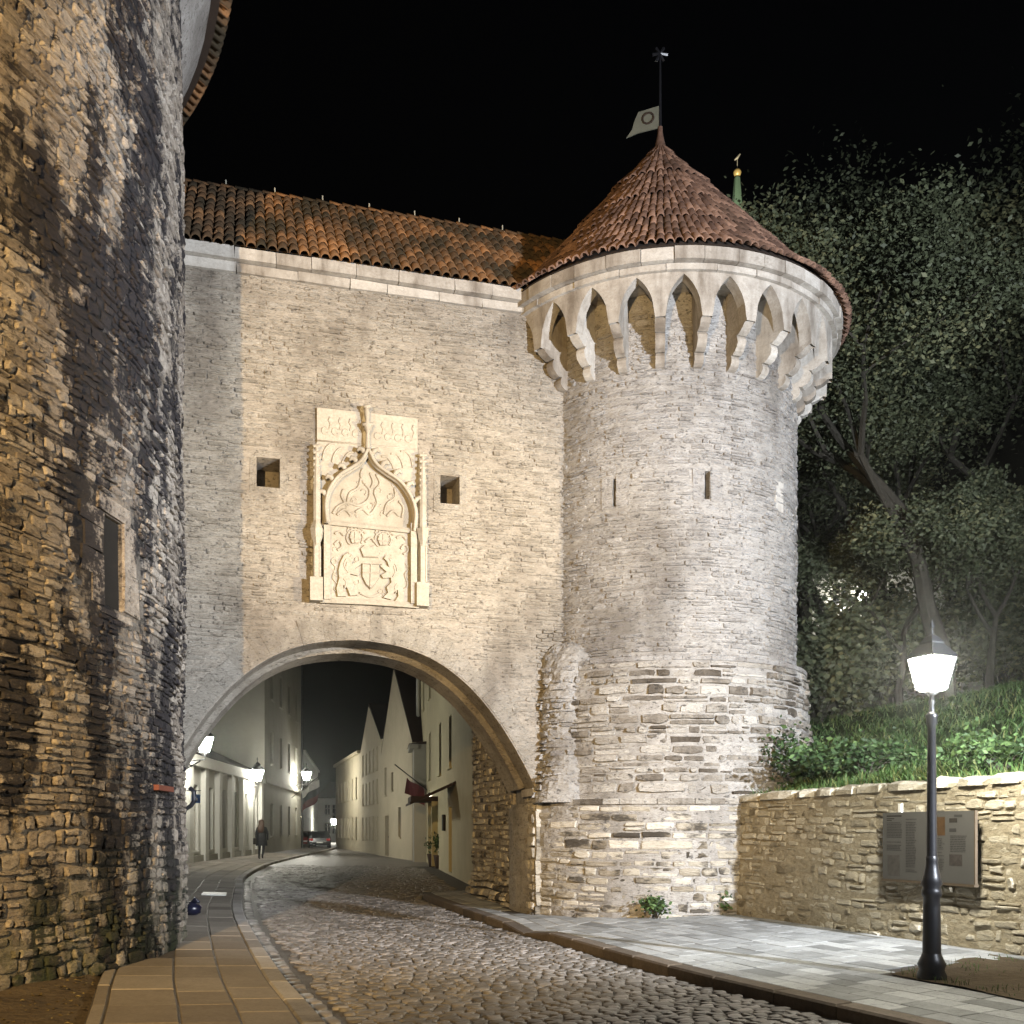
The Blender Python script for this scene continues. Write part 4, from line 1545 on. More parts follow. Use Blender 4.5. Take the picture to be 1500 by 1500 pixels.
# flag: plate with a swallow tail and a pierced ring, standing out to the left
ftop, fbot = CAMZ + (CY - 155) / F * 18.5, CAMZ + (CY - 187) / F * 18.5
fl = MB()
fx = lambda px: (px - 967) / F * 18.5
out_ = [(0, fbot), (fx(935), fbot - .02), (fx(919), fbot - .07), (fx(927), fbot + .06), (fx(930), fbot + .2), (fx(936), ftop - .04), (0, ftop)]
P = []
for dy in (-.012, .012):
    P += [(TC.x + x, TC.y + dy - x * 0.3, z) for x, z in out_]
n = len(out_)
fl.add(P, [tuple(range(n)), tuple(range(2 * n - 1, n - 1, -1))] + [(k, n + k, n + (k + 1) % n, (k + 1) % n) for k in range(n)])
fl.obj("flag", M_VANE, vane)
MB().tube([(TC.x - .22 + .10 * math.cos(a), TC.y - .03 + .3 * (.22 - .10 * math.cos(a)), (ftop + fbot) / 2 + .1 * math.sin(a)) for a in np.linspace(0, 6.28, 14)], .018, 5).obj("ring_ornament", M_DECK, vane)
orn = MB()
for a in np.linspace(0, math.pi * 2, 7)[:-1]:
    orn.tube([(TC.x, TC.y, 16.1), (TC.x + .14 * math.cos(a), TC.y + .03, 16.1 + .14 * math.sin(a))], [.02, .03], 5)
orn.obj("star_finial", M_IRON, vane)

# ================================================================== RETAINING WALL
RL = (RW1 - RW0).length
rw = empty("retaining_wall", (RW0 + RW1) / 2, "low rubble retaining wall below the grass bank beside the small tower", "wall")


def wtop(s):
    return 2.05 + 0.012 * s


def surfW(s, v, d):
    p = RW0 + EW * s + NW * (d - 0.05 * v + 0.03 * noise.noise(Vector((s * .8, v * .8, 8))))
    return (p.x, p.y, v)


core = MB()
surfWr = rough(surfW, .045, .008, 4)
for i in range(160):
    s0, s1 = -0.6 + i * 0.07, -0.6 + (i + 1) * 0.07
    for k in range(36):
        core.add([surfWr(s0, wtop(s0) * k / 36, 0), surfWr(s1, wtop(s1) * k / 36, 0), surfWr(s1, wtop(s1) * (k + 1) / 36, 0), surfWr(s0, wtop(s0) * (k + 1) / 36, 0)], [(0, 1, 2, 3)])
core.add([surfW(-.6, -.1, -.5), surfW(10.6, -.1, -.5), surfW(10.6, 2.1, -.5), surfW(-.6, 2.0, -.5)], [(3, 2, 1, 0)])
core.obj("wall_core", M_RET_CORE, rw)
st = masonry(surfW, -0.3, 10.5, 0.12, 2.06, (0.06, 0.16), (0.08, 0.34), 0.02, (0.0, 0.055), 61, lambda a, b, c, d: d > wtop(a) + .02, 0.13, 2, 0.12)
emit_pieces(rw, st, M_RET, "stone", "rubble_stonework", 300, lambda p: p[0] > 1060)
s = -0.35
while s < 10.3:
    w = rng.uniform(0.35, 0.9)
    mb = MB()
    V, Fc = stone_piece(s + .006, s + w - .006, -0.42, 0.10, 0.09, rng, 0.05, 2, -0.03)
    zz = wtop(s) + 0.02
    P = [surfW(a, zz + dd, b) for a, b, dd in [(p[0], p[1], p[2]) for p in V]]
    mesh_obj("cap_stone", P, [tuple(reversed(f)) for f in Fc], M_RET, rw, rng.uniform(.3, .8))
    s += w

# grass bank
def bank(x, y):
    p = Vector((x, y, 0)) - RW0
    d = -p.dot(NW) - 0.3
    return wtop(max(0, p.dot(EW))) + 0.0 + max(0, d) * 0.30 - max(0, d - 9) * 0.12 + 0.12 * noise.noise(Vector((x * .5, y * .5, 2)))


bk = MB()
for i in range(40):
    for k in range(30):
        def bp(i, k):
            s, d = -12 + i * 0.8, -(0.25 + (k / 30) ** 1.6 * 45)
            p = RW0 + EW * s + NW * d
            return (p.x, p.y, bank(p.x, p.y))
        bk.add([bp(i, k), bp(i + 1, k), bp(i + 1, k + 1), bp(i, k + 1)], [(0, 1, 2, 3)])
bk.obj("grass_bank", M_GRASSBED, kind="structure", smooth=True)
rg = random.Random(17)
gr = MB()


def blade(mb, p, h, lean, w, tone, r):
    a = r.uniform(0, 6.283)
    dx, dy = math.cos(a), math.sin(a)
    q = r.uniform(0, 6.283)
    wx, wy = math.cos(q) * w, math.sin(q) * w
    m = (p[0] + dx * lean * .35, p[1] + dy * lean * .35, p[2] + h * .6)
    t = (p[0] + dx * lean, p[1] + dy * lean, p[2] + h)
    mb.add([(p[0] - wx, p[1] - wy, p[2]), (p[0] + wx, p[1] + wy, p[2]), (m[0] + wx * .7, m[1] + wy * .7, m[2]), (m[0] - wx * .7, m[1] - wy * .7, m[2]), t], [(0, 1, 2, 3), (3, 2, 4)], tone)


for i in range(33000):
    s = rg.uniform(-3, 9) if i < 21000 else rg.uniform(-14, -1)
    d = -(0.28 + rg.random() ** 1.7 * 15)
    p = RW0 + EW * s + NW * d
    if math.hypot(p.x - TC.x, p.y - TC.y) < 2.8:
        continue
    h = rg.uniform(.05, .2) * (1.4 if d > -.8 and rg.random() < .3 else 1)
    blade(gr, (p.x, p.y, bank(p.x, p.y) - .02), h, rg.uniform(.03, .2), rg.uniform(.005, .012) * (1 + abs(d) * .06), rg.random() ** 1.6, rg)
for i in range(900):                         # tufts in the soil patch by the lamp
    a, b = rg.random(), rg.random()
    if noise.noise(Vector((a * 4, b * 4, 3))) < .08 and min(a, b, 1 - a, 1 - b) > .07:
        continue
    x = gx[0][0] * (1 - a) * (1 - b) + gx[1][0] * a * (1 - b) + gx[2][0] * a * b + gx[3][0] * (1 - a) * b
    y = gx[0][1] * (1 - a) * (1 - b) + gx[1][1] * a * (1 - b) + gx[2][1] * a * b + gx[3][1] * (1 - a) * b
    blade(gr, (x, y, .19 + .04 * a), rg.uniform(.02, .07), rg.uniform(.01, .05), .004, rg.random(), rg)
gr.obj("grass", M_GRASS, kind="stuff")


# ---- leafy plants
def leaf_quad(mb, c, size, r, tone, flat=0.0):
    a, b = r.uniform(0, 6.283), r.uniform(-1.2, 1.2)
    x = Vector((math.cos(a), math.sin(a), r.uniform(-.4, .4)))
    n = Vector((r.gauss(0, 1), r.gauss(0, 1), r.gauss(0, 1) + flat)).normalized()
    y = n.cross(x)
    if y.length < .1:
        y = Vector((0, 0, 1))
    y.normalize()
    x = y.cross(n)
    c = Vector(c)
    mb.add([c - x * size, c - y * size * .55, c + x * size, c + y * size * .55], [(0, 1, 2, 3)], tone)


def bush(name, c, rx, ry, rz_, n, size, label, seed, group=None, mat=None, tb=0.0):
    r = random.Random(seed)
    root = empty(name, c, label, "plant", group)
    stem = MB()
    lv = MB()
    tips = []
    for k in range(9):
        a = r.uniform(0, 6.283)
        q = Vector((math.cos(a) * rx * r.uniform(.3, .8), math.sin(a) * ry * r.uniform(.3, .8), rz_ * r.uniform(.5, .95)))
        c0 = Vector(c)
        stem.tube([c0, c0 + q * .5 + Vector((0, 0, .1 * rz_)), c0 + q], [.014, .010, .005], 5)
        tips.append(c0 + q)
    for k in range(n):
        t = r.choice(tips)
        p = t + Vector((r.gauss(0, rx * .28), r.gauss(0, ry * .28), r.gauss(0, rz_ * .2)))
        if p.z < c[2]:
            p.z = c[2] + abs(r.gauss(0, .1 * rz_))
        leaf_quad(lv, p, size * r.uniform(.6, 1.3), r, min(1, max(0, r.random() ** 1.5 + tb)), .6)
    stem.obj("stem", M_BARK, root)
    lv.obj("foliage", mat or M_LEAF2, root)
    return root


p1 = RW0 + EW * 0.35 - NW * 0.75
bush("shrub", (p1.x + .25, p1.y + 0.3, 2.0), .75, .8, 1.0, 2600, .055, "dark leafy shrub on the wall top against the small tower", 1)
p1 = RW0 + EW * 2.2 - NW * 1.2
bush("shrub", (p1.x, p1.y, bank(p1.x, p1.y)), .9, .5, .5, 1200, .05, "low dark shrub in the grass behind the wall coping", 7)
p2 = RW0 + EW * 5.0 - NW * 0.8
bush("shrub", (p2.x, p2.y, bank(p2.x, p2.y)), .55, .5, .45, 900, .045, "bright green shrub on the bank right of the street lamp", 2, None, M_LEAF2, .3)
pt = surfT(rad(-1), .16, .25)
bush("weed", (pt[0], pt[1], .2), .3, .2, .28, 260, .045, "green weed at the middle of the tower foot", 3, "weeds at the foot of the walls", M_LEAF2, .15)
pt = RW0 + EW * 0.35 + NW * .2
bush("weed", (pt.x, pt.y, .22), .22, .22, .34, 260, .045, "green weed in the corner of tower and retaining wall", 4, "weeds at the foot of the walls", M_LEAF2, .15)

# ---- information board
def surfI(s, v, d):
    p = RW0 + EW * s + NW * (d + 0.06)
    return (p.x, p.y, v)


def board_s(px):
    return min((abs(px_of(surfI(k / 200, 1.4, .12))[0] - px), k / 200) for k in range(200, 1600))[1]


S0, S1 = board_s(1293), board_s(1427)
_yb = surfI((S0 + S1) / 2, 0, .12)[1]
Z0, Z1 = CAMZ + (CY - 1291) / F * _yb, CAMZ + (CY - 1189) / F * _yb
M_BOARD = flat_mat("board_grey", (0.085, 0.082, 0.075), 0.45, 0.2, .08, 3, 0.02)
M_TXT = flat_mat("board_print", (0.03, 0.028, 0.026), 0.5, 0, .2, 40, 0)
board = empty("information_board", surfI((S0 + S1) / 2, Z0, 0.05), "grey information board with text columns mounted on the rubble wall", "board")
MB().sbox(surfI, S0, S1, Z0, Z1, 0.095, 0.12).obj("panel", M_BOARD, board)
fr = MB()
fr.sbox(surfI, S0 - .012, S1 + .012, Z0 - .03, Z0 - .001, 0.07, 0.13).sbox(surfI, S1 + .001, S1 + .018, Z0, Z1 + .004, 0.09, 0.126)
fr.obj("frame", flat_mat("board_frame", (0.10, 0.075, 0.05), 0.5, 0.3), board)
for s_ in (S0 + .2, S1 - .2):
    MB().sbox(surfI, s_ - .03, s_ + .03, Z0 + .1, Z1 - .1, -0.12, 0.095).obj("bracket", M_IRON, board)
WD = S1 - S0


def bt(a, b, c, d, mat, name="text_line"):
    return MB().sbox(surfI, S0 + a * WD, S0 + b * WD, Z0 + c * (Z1 - Z0), Z0 + d * (Z1 - Z0), 0.1195, 0.1225).obj(name, mat, board)


for a, b, c, d in ((.05, .225, .935, .955), (.05, .14, .90, .912), (.05, .11, .875, .887)):
    bt(a, b, c, d, M_DARK, "heading")
rx_ = random.Random(8)
for a, b, lo, hi in ((.05, .235, .42, .85), (.275, .40, .12, .90), (.53, .70, .14, .62), (.76, .93, .42, .66)):
    y = hi
    while y > lo:
        if rx_.random() > .1:
            ln_ = MB()
            x_ = a
            end_ = b - rx_.uniform(0, .03)
            while x_ < end_ - .006:
                w_ = min(rx_.uniform(.008, .034), end_ - x_)
                ln_.sbox(surfI, S0 + x_ * WD, S0 + (x_ + w_) * WD, Z0 + (y - .012) * (Z1 - Z0), Z0 + y * (Z1 - Z0), 0.1195, 0.1225)
                x_ += w_ + .006
            ln_.obj("text_line", M_TXT, board)
        y -= .024
bt(.545, .705, .66, .92, flat_mat("print_sepia", (0.06, 0.032, 0.012), .5, 0, .5, 6, 0), "printed_picture")
bt(.06, .2, .05, .36, flat_mat("print_engraving", (0.055, 0.05, 0.044), .5, 0, .6, 18, 0), "printed_picture")
bt(.75, .88, .24, .40, flat_mat("print_photo", (0.04, 0.034, 0.03), .5, 0, .7, 22, 0), "printed_picture")
bt(.75, .83, .84, .90, M_DARK, "printed_picture")
bt(.80, .88, .915, .95, M_TXT, "printed_picture")
bt(.75, .82, .71, .76, M_TXT, "printed_picture")
MB().sbox(surfI, S0 + .13 * WD, S0 + .165 * WD, Z1 + .0, Z1 + .11, 0.02, 0.05).obj("wall_clip", flat_mat("white_plastic", (.7, .7, .66), .5), board)

# ================================================================== STREET LAMP
LPX, LPY, LZ = 3.99, 9.41, 0.14
M_LGLASS = emit_mat("lit_lantern_glass", (1.0, 0.95, 0.80), 350)
lamp = empty("street_lamp", (LPX, LPY, LZ), "tall black cast iron street lamp with lit lantern beside the information board", "street lamp")


def lz(py):
    return CAMZ - (py - CY) / F * LPY


MB().lathe([(0.0, .1), (0.135, .1), (0.135, lz(1428)), (0.115, lz(1420)), (0.13, lz(1412)), (0.10, lz(1402)), (0.085, lz(1396))], (LPX, LPY, 0), 20).obj("base", M_IRON, lamp, True)
MB().lathe([(0.085, lz(1398)), (0.078, lz(1330)), (0.075, lz(1315)), (0.092, lz(1311)), (0.092, lz(1304)), (0.078, lz(1300)), (0.10, lz(1294)), (0.08, lz(1284)), (0.062, lz(1270)), (0.055, lz(1262)), (0.06, lz(1258)), (0.05, lz(1254))], (LPX, LPY, 0), 20).obj("lower_column", M_IRON, lamp, True)
MB().lathe([(0.05, lz(1256)), (0.036, lz(1064)), (0.05, lz(1060)), (0.05, lz(1052)), (0.06, lz(1048)), (0.035, lz(1044))], (LPX, LPY, 0), 16).obj("post", M_IRON, lamp, True)
MB().lathe([(0.03, lz(1046)), (0.022, lz(1034)), (0.03, lz(1028)), (0.02, lz(1020)), (0.08, lz(1013)), (0.0, lz(1011))], (LPX, LPY, 0), 12).obj("neck", M_IRON, lamp, True)


def lantern(parent, c, z0, z1, w0, w1, rz, mglass, roof=True, power=None):
    """four tilted panes in a frame, a hipped cap and a finial"""
    q = []
    for z, w in ((z0, w0), (z1, w1)):
        for k in range(4):
            a = rz + math.pi / 4 + k * math.pi / 2
            q.append(Vector((c[0] + w * .7071 * math.cos(a), c[1] + w * .7071 * math.sin(a), z)))
    fr = MB()
    for k in range(4):
        fr.tube([q[k], q[4 + k]], 0.055 * w0, 5)
        fr.tube([q[k], q[(k + 1) % 4]], 0.06 * w0, 5)
        fr.tube([q[4 + k], q[4 + (k + 1) % 4]], 0.07 * w0, 5)
    lan = fr.obj("lantern", M_IRON, parent)
    for k in range(4):
        k2 = (k + 1) % 4
        m = (q[k] + q[k2] + q[4 + k] + q[4 + k2]) / 4
        cc = Vector((c[0], c[1], m.z))
        P = [cc + (p - cc) * .97 + Vector((0, 0, 0)) for p in (q[k], q[k2], q[4 + k2], q[4 + k])]
        mesh_obj("pane", P, [(0, 1, 2, 3)], mglass, lan)
    if roof:
        h = (z1 - z0)
        cap = MB()
        pr = [(w1 * .74, z1 + .005), (w1 * .76, z1 + .03 * h), (w1 * .36, z1 + .40 * h), (w1 * .36, z1 + .46 * h), (w1 * .2, z1 + .62 * h), (w1 * .05, z1 + .70 * h), (w1 * .04, z1 + .86 * h), (w1 * .08, z1 + .93 * h), (w1 * .02, z1 + 1.15 * h)]
        vs, fs = [], []
        for r_, z in pr:
            for k in range(4):
                a = rz + math.pi / 4 + k * math.pi / 2
                vs.append((c[0] + r_ * math.cos(a), c[1] + r_ * math.sin(a), z))
        for i in range(len(pr) - 1):
            for k in range(4):
                fs.append((i * 4 + k, i * 4 + (k + 1) % 4, i * 4 + 4 + (k + 1) % 4, i * 4 + 4 + k))
        fs.append((0, 1, 2, 3)); fs.append(tuple(len(pr) * 4 - 4 + k for k in range(4)))
        cap.add(vs, fs)
        cap.obj("cap", M_IRON, lan)
    return lan


lantern(lamp, (LPX, LPY), lz(1011), lz(963), 0.19, 0.305, rad(24), M_LGLASS)

# ================================================================== FLOODLIGHTS OF THE PLACE (behind the viewer)
def floodlight(name, pos, target, watts, col, label, size, blend, radius=0.08):
    fx_ = empty(name, (pos[0], pos[1], 0), label, "floodlight")
    d = (Vector(target) - Vector(pos)).normalized()
    back = Vector(pos) - d * 0.28
    MB().tube([(back.x, back.y, 0), (back.x, back.y, back.z - .15)], .06, 10).obj("mast", M_IRON, fx_, True)
    MB().tube([back - d * .05, back, back + d * .2, back + d * .22], [.05, .12, .2, .2], 14, False).obj("housing", M_IRON, fx_)
    ld = bpy.data.lights.new(name, 'SPOT')
    ld.energy = watts
    ld.color = col
    ld.spot_size = rad(size)
    ld.spot_blend = blend
    ld.shadow_soft_size = radius
    lo = bpy.data.objects.new(name + "_lamp", ld)
    COL.objects.link(lo)
    lo.parent = fx_
    lo.location = Vector(pos) - WL[fx_.name]
    lo.rotation_euler = d.to_track_quat('-Z', 'Y').to_euler()
    return fx_


floodlight("flood_mast", FLOOD_POS, (1.9, 17, 7.2), FLOOD_W, FLOOD_COL, "white floodlight on a mast by the roadside facing the tower", 88, 0.5, 0.10)
floodlight("relief_flood_mast", KEY_POS, (-1.9, 16.2, 7.0), KEY_W, KEY_COL, "warm white floodlight aimed at the carved arms over the arch", 30, 1.0, 0.06)
floodlight("sodium_lamp_mast", WARM_POS, (-4.5, 13, 5.6), WARM_W, WARM_COL, "orange sodium floodlight on a mast behind the viewer", 66, 0.6, 0.06)

# ================================================================== TREES
def tree(name, base, height, spread, label, seed, nleaf, leaf=.13, group="trees on the bank", lean=(0, 0), tone_b=0.0):
    r = random.Random(seed)
    root = empty(name, base, label, "tree", group)
    tr = MB()
    ends = []

    def grow(p, d, L, rad_, lev):
        n = 4
        pts, rs_ = [p.copy()], [rad_]
        q = p.copy()
        dd = d.copy()
        for i in range(n):
            dd = (dd + Vector((r.gauss(0, .10), r.gauss(0, .10), r.gauss(0.02, .06)))).normalized()
            q = q + dd * L / n
            pts.append(q.copy())
            rs_.append(rad_ * (1 - .5 * (i + 1) / n))
        tr.tube(pts, rs_, 7 if lev < 2 else 4, False)
        if lev >= 4:
            ends.append((q, L))
            return
        for k in range(3 if lev < 3 else 2 + (r.random() < .5)):
            a = r.uniform(0, 6.283)
            tilt = r.uniform(.35, .85)
            side = Vector((math.cos(a), math.sin(a), 0))
            nd_ = (dd * math.cos(tilt) + side * math.sin(tilt) * spread).normalized()
            start = pts[-1] if k < 2 else pts[-2]
            grow(start, nd_, L * r.uniform(.62, .85), rad_ * .52, lev + 1)
        if lev >= 2:
            ends.append((q, L))
    grow(Vector(base), Vector((lean[0], lean[1], 1)).normalized(), height * .30, height * .018, 0)
    tr.obj("trunk", M_BARK, root)
    lv = MB()
    per = int(nleaf * 2.2) // len(ends)
    for e, L in ends:
        k_t = r.uniform(-.3, .3) + .35 * noise.noise(e * .35) + tone_b
        s = L * .31
        for k in range(per):
            p = e + Vector((r.gauss(0, s), r.gauss(0, s), r.gauss(0, s * .75)))
            leaf_quad(lv, p, leaf * r.uniform(.35, .95), r, min(1, max(0, r.random() * .8 + k_t)), .5)
    lv.obj("crown", M_LEAF, root)
    return root


def bz(x, y):
    return bank(x, y) - .15


for px, Yt, hh, sp, seed, nl, lf, lab in (
        (1385, 25, 16.0, 1.05, 5, 60000, .085, "tallest forked tree behind the street lamp, crown past the right edge"),
        (1240, 30, 15.5, .85, 12, 52000, .09, "tree directly behind the small tower's right side"),
        (1530, 31, 18, 1.0, 19, 40000, .1, "tree at the far right edge of the bank"),
        (1190, 38, 18.5, .7, 27, 40000, .1, "farthest tree whose crown tops the cone roof's right slope"),
        (1310, 36, 17, 1.0, 33, 44000, .1, "tree in the gap between the tower side and the forked tree"),
        (1318, 27, 7.0, 1.2, 41, 11000, .085, "low spreading tree just left of the lit lantern"),
        (1450, 26, 7.0, 1.3, 42, 26000, .085, "low spreading tree just right of the lit lantern"),
        (1180, 33, 8.0, 1.0, 43, 9000, .09, "low tree against the small tower's base")):
    tp = U(px, 0, Yt)
    tree("bank_tree", (tp.x, tp.y, bz(tp.x, tp.y)), hh, sp, lab, seed, nl, lf)

for i, (px, Yt, rxx, hz, lab) in enumerate(((1200, 27, 1.8, 2.6, "dark hedge shrub at the right foot of the small tower"), (1285, 30, 2.2, 3.0, "dark tall shrub left of the lantern under the trees"),
                                            (1375, 31, 2.0, 2.8, "dark tall shrub directly behind the lantern"), (1470, 29, 2.2, 3.0, "dark tall shrub right of the lantern under the trees"))):
    tp = U(px, 0, Yt)
    bush("understory_shrub", (tp.x, tp.y, bz(tp.x, tp.y)), rxx, 1.2, hz, 7000, .10, lab, 70 + i, "shrubs under the trees on the bank", M_LEAF)

# ================================================================== BUILDINGS
M_PL_WHITE = flat_mat("white_plaster", (0.50, 0.49, 0.45), .9, 0, .14, 1.2, .1)
M_PL_CREAM = flat_mat("cream_plaster", (0.42, 0.37, 0.27), .9, 0, .16, 1.0, .1)
M_PL_GREY = flat_mat("grey_plaster", (0.30, 0.29, 0.25), .9, 0, .18, .8, .1)
M_PL_YEL = flat_mat("yellow_plaster", (0.46, 0.41, 0.26), .9, 0, .16, 1.0, .1)
M_WIN = flat_mat("dark_window_glass", (0.012, 0.013, 0.014), .12, 0, .2, 3, 0, .6)
M_WFRAME = flat_mat("window_frame_paint", (0.30, 0.28, 0.24), .6)
M_RTILE = flat_mat("far_roof_tile", (0.03, 0.016, 0.011), .9, 0, .3, 3, .3)
M_DOOR = flat_mat("brown_door", (0.10, 0.06, 0.03), .6)


def building(name, label, P0, P1, depth, h, holes, mat, group="old town houses beyond the gate", gable=None, roof_rise=2.5, sign=1, extra=None, base=0.1):
    """facade from P0 to P1; holes: (u0,u1,v0,v1,kind); the body lies on the far side from the street"""
    A, B = Vector((P0[0], P0[1], 0)), Vector((P1[0], P1[1], 0))
    e = (B - A).normalized()
    n = Vector((e.y, -e.x, 0)) * sign
    L = (B - A).length

    def sf(u, v, d):
        p = A + e * u + n * d
        return (p.x, p.y, v)
    root = empty(name, (A + B) / 2, label, "house", group)
    w = MB()
    holed(w, sf, 0, L, 0, h, [q[:4] for q in holes], 0.22, 0.0)
    for (ua, ub) in ((0, 0), (L, L)):
        w.add([sf(ua, 0, 0), sf(ua, 0, -depth), sf(ua, h, -depth), sf(ua, h, 0)], [(0, 1, 2, 3)])
    w.add([sf(0, 0, -depth), sf(L, 0, -depth), sf(L, h, -depth), sf(0, h, -depth)], [(0, 1, 2, 3)])
    if gable:
        gu, gz, gl, gr_ = gable
        w.add([sf(gl, h, 0), sf(gr_, h, 0), sf(gu, gz, 0), sf(gl, h, -depth), sf(gr_, h, -depth), sf(gu, gz, -depth)], [(0, 1, 2), (5, 4, 3)])
    w.obj("wall", mat, root)
    if gable:
        gu, gz, gl, gr_ = gable
        ro = MB()
        for a in (gl, gr_):
            k = -.12 if a == gl else .12
            ro.add([sf(a + k, h - .1, .0), sf(gu, gz + .08, .0), sf(gu, gz + .08, -depth), sf(a + k, h - .1, -depth), sf(a + k, h - .02, .0), sf(gu, gz + .2, .0), sf(gu, gz + .2, -depth), sf(a + k, h - .02, -depth)],
                   [(0, 1, 2, 3), (4, 5, 6, 7), (0, 1, 5, 4), (3, 2, 6, 7), (0, 3, 7, 4)])
        ro.obj("roof", M_RTILE, root)
    else:
        ro = MB()
        o = .25
        ro.add([sf(-o, h, o), sf(L + o, h, o), sf(L + o, h + roof_rise, -depth / 2), sf(-o, h + roof_rise, -depth / 2), sf(L + o, h, -depth - o), sf(-o, h, -depth - o)],
               [(0, 1, 2, 3), (3, 2, 4, 5), (0, 3, 5), (1, 4, 2), (0, 5, 4, 1)])
        ro.obj("roof", M_RTILE, root)
        MB().sbox(sf, -.1, L + .1, h - .22, h - .005, -.2, .22).obj("eaves", mat, root)
    for q in holes:
        a, b, c, d_ = q[:4]
        kind = q[4] if len(q) > 4 else "window"
        if kind == "door":
            f = MB().sbox(sf, a, b, c, d_, -.26, -.20).obj("door", M_DOOR, root)
            MB().sbox(sf, a + .12, a + .18, c + 1.0, c + 1.12, -.2, -.15).obj("handle", M_IRON, f)
            continue
        f = MB()
        t = .07
        f.sbox(sf, a, a + t, c, d_, -.2, -.12).sbox(sf, b - t, b, c, d_, -.2, -.12).sbox(sf, a + t, b - t, d_ - t, d_, -.2, -.12).sbox(sf, a + t, b - t, c, c + t, -.2, -.12)
        f.sbox(sf, (a + b) / 2 - t / 2, (a + b) / 2 + t / 2, c + t, d_ - t, -.2, -.13)
        f.sbox(sf, a + t, (a + b) / 2 - t / 2, c + (d_ - c) * .62, c + (d_ - c) * .62 + t, -.2, -.13)
        f.sbox(sf, (a + b) / 2 + t / 2, b - t, c + (d_ - c) * .62, c + (d_ - c) * .62 + t, -.2, -.13)
        fo = f.obj("window", M_WFRAME, root)
        MB().add([sf(a - .02, c - .02, -.215), sf(b + .02, c - .02, -.215), sf(b + .02, d_ + .02, -.215), sf(a - .02, d_ + .02, -.215)], [(0, 1, 2, 3)]).obj("pane", M_WIN, fo)
        MB().sbox(sf, a - .06, b + .06, c - .09, c - .003, -.1, .08).obj("sill", mat, fo)
    if extra:
        extra(root, sf, L, h)
    return root, sf, L


def grid(L, h0s, hh, ww, n, m0=0.9):
    out = []
    for z in h0s:
        for k in range(n):
            u = m0 + (L - 2 * m0) * (k + .5) / n
            out.append((round(u - ww / 2, 3), round(u + ww / 2, 3), z, z + hh))
    return out


# left, low white house with pilasters
def ex_l1(root, sf, L, h):
    for k in range(7):
        u = 0.25 + (L - .9) * k / 6
        MB().sbox(sf, u, u + .6, .0, h - .5, .001, .22).obj("pilaster", M_PL_WHITE, root)
    MB().sbox(sf, -.1, L + .1, h - .5, h - .24, .002, .30).obj("entablature", M_PL_WHITE, root)
    for k in range(6):
        u = 1.0 + (L - .9) * k / 6
        MB().sbox(sf, u, u + (L - .9) / 6 - .75, .0, .5, .002, .14).obj("plinth", M_PL_GREY, root)


L1 = 17.05
holes = []
for k in range(6):
    u = 0.25 + (L1 - .9) * k / 6 + 0.6 + ((L1 - .9) / 6 - .6 - 1.3) / 2
    holes.append((u, u + 1.3, 0.7 if k < 5 else .1, 3.5, "window" if k < 5 else "door"))
building("street_house", "low white house with pilasters, nearest through the arch on the lamp-lit side", (-13.3, 40.0), (-14.5, 57.0), 9, 4.75, holes, M_PL_WHITE, extra=ex_l1, sign=1, roof_rise=2.2)


def ex_l2(root, sf, L, h):
    MB().sbox(sf, -.05, L + .05, 4.35, 4.6, .001, .16).obj("string_course", M_PL_GREY, root)
    MB().tube([sf(L - .3, .1, .12), sf(L - .3, h - .3, .12)], .09, 8).obj("downpipe", M_IRON, root)


building("street_house", "tall grey three storey house behind the low white pilastered house", (-14.5, 58.0), (-16.2, 76.0), 10, 14.5, grid(18, (1.2, 5.6, 9.6), 2.0, 1.2, 4), M_PL_GREY, extra=ex_l2, sign=1)
building("street_house", "distant pale house at the end of the lamp-lit row", (-19.4, 92), (-24.5, 125), 9, 9, grid(33, (1.0, 4.6), 1.8, 1.1, 8), M_PL_WHITE, sign=1)
building("street_house", "distant low pale house closing the dark street", (-27.5, 140), (-21.0, 138), 8, 6, grid(6.5, (1.0, 3.6), 1.5, .9, 4), M_PL_WHITE, sign=1)
# centre row seen end-on, gables to the street
building("gabled_house", "plain cream house left of the two pointed gables", (-15.3, 86), (-10.75, 70), 9, 7.2, grid(16.6, (1.0, 3.9), 1.5, .9, 6), M_PL_CREAM, sign=1, roof_rise=.6)
L3 = math.hypot(2.95, 11)
building("gabled_house", "cream house with the lower pointed gable", (-10.75, 70), (-7.8, 59), 9, 7.0, grid(L3, (1.0, 3.3, 5.3), 1.4, .8, 5), M_PL_CREAM, gable=(L3 * .45, 9.7, .3, L3 - .2), sign=1)
L4 = math.hypot(2.75, 9)
building("gabled_house", "pale house with the tallest pointed gable beyond the arch", (-7.8, 59), (-5.05, 50), 8, 6.1, [(1.2, 1.9, 3.6, 5.2), (3.4, 4.1, 3.8, 4.8), (5.6, 6.4, 1.2, 2.8), (1.4, 2.6, .1, 2.4, "door")], M_PL_CREAM, gable=(L4 * .45, 10.5, .05, L4 - .05), sign=1)


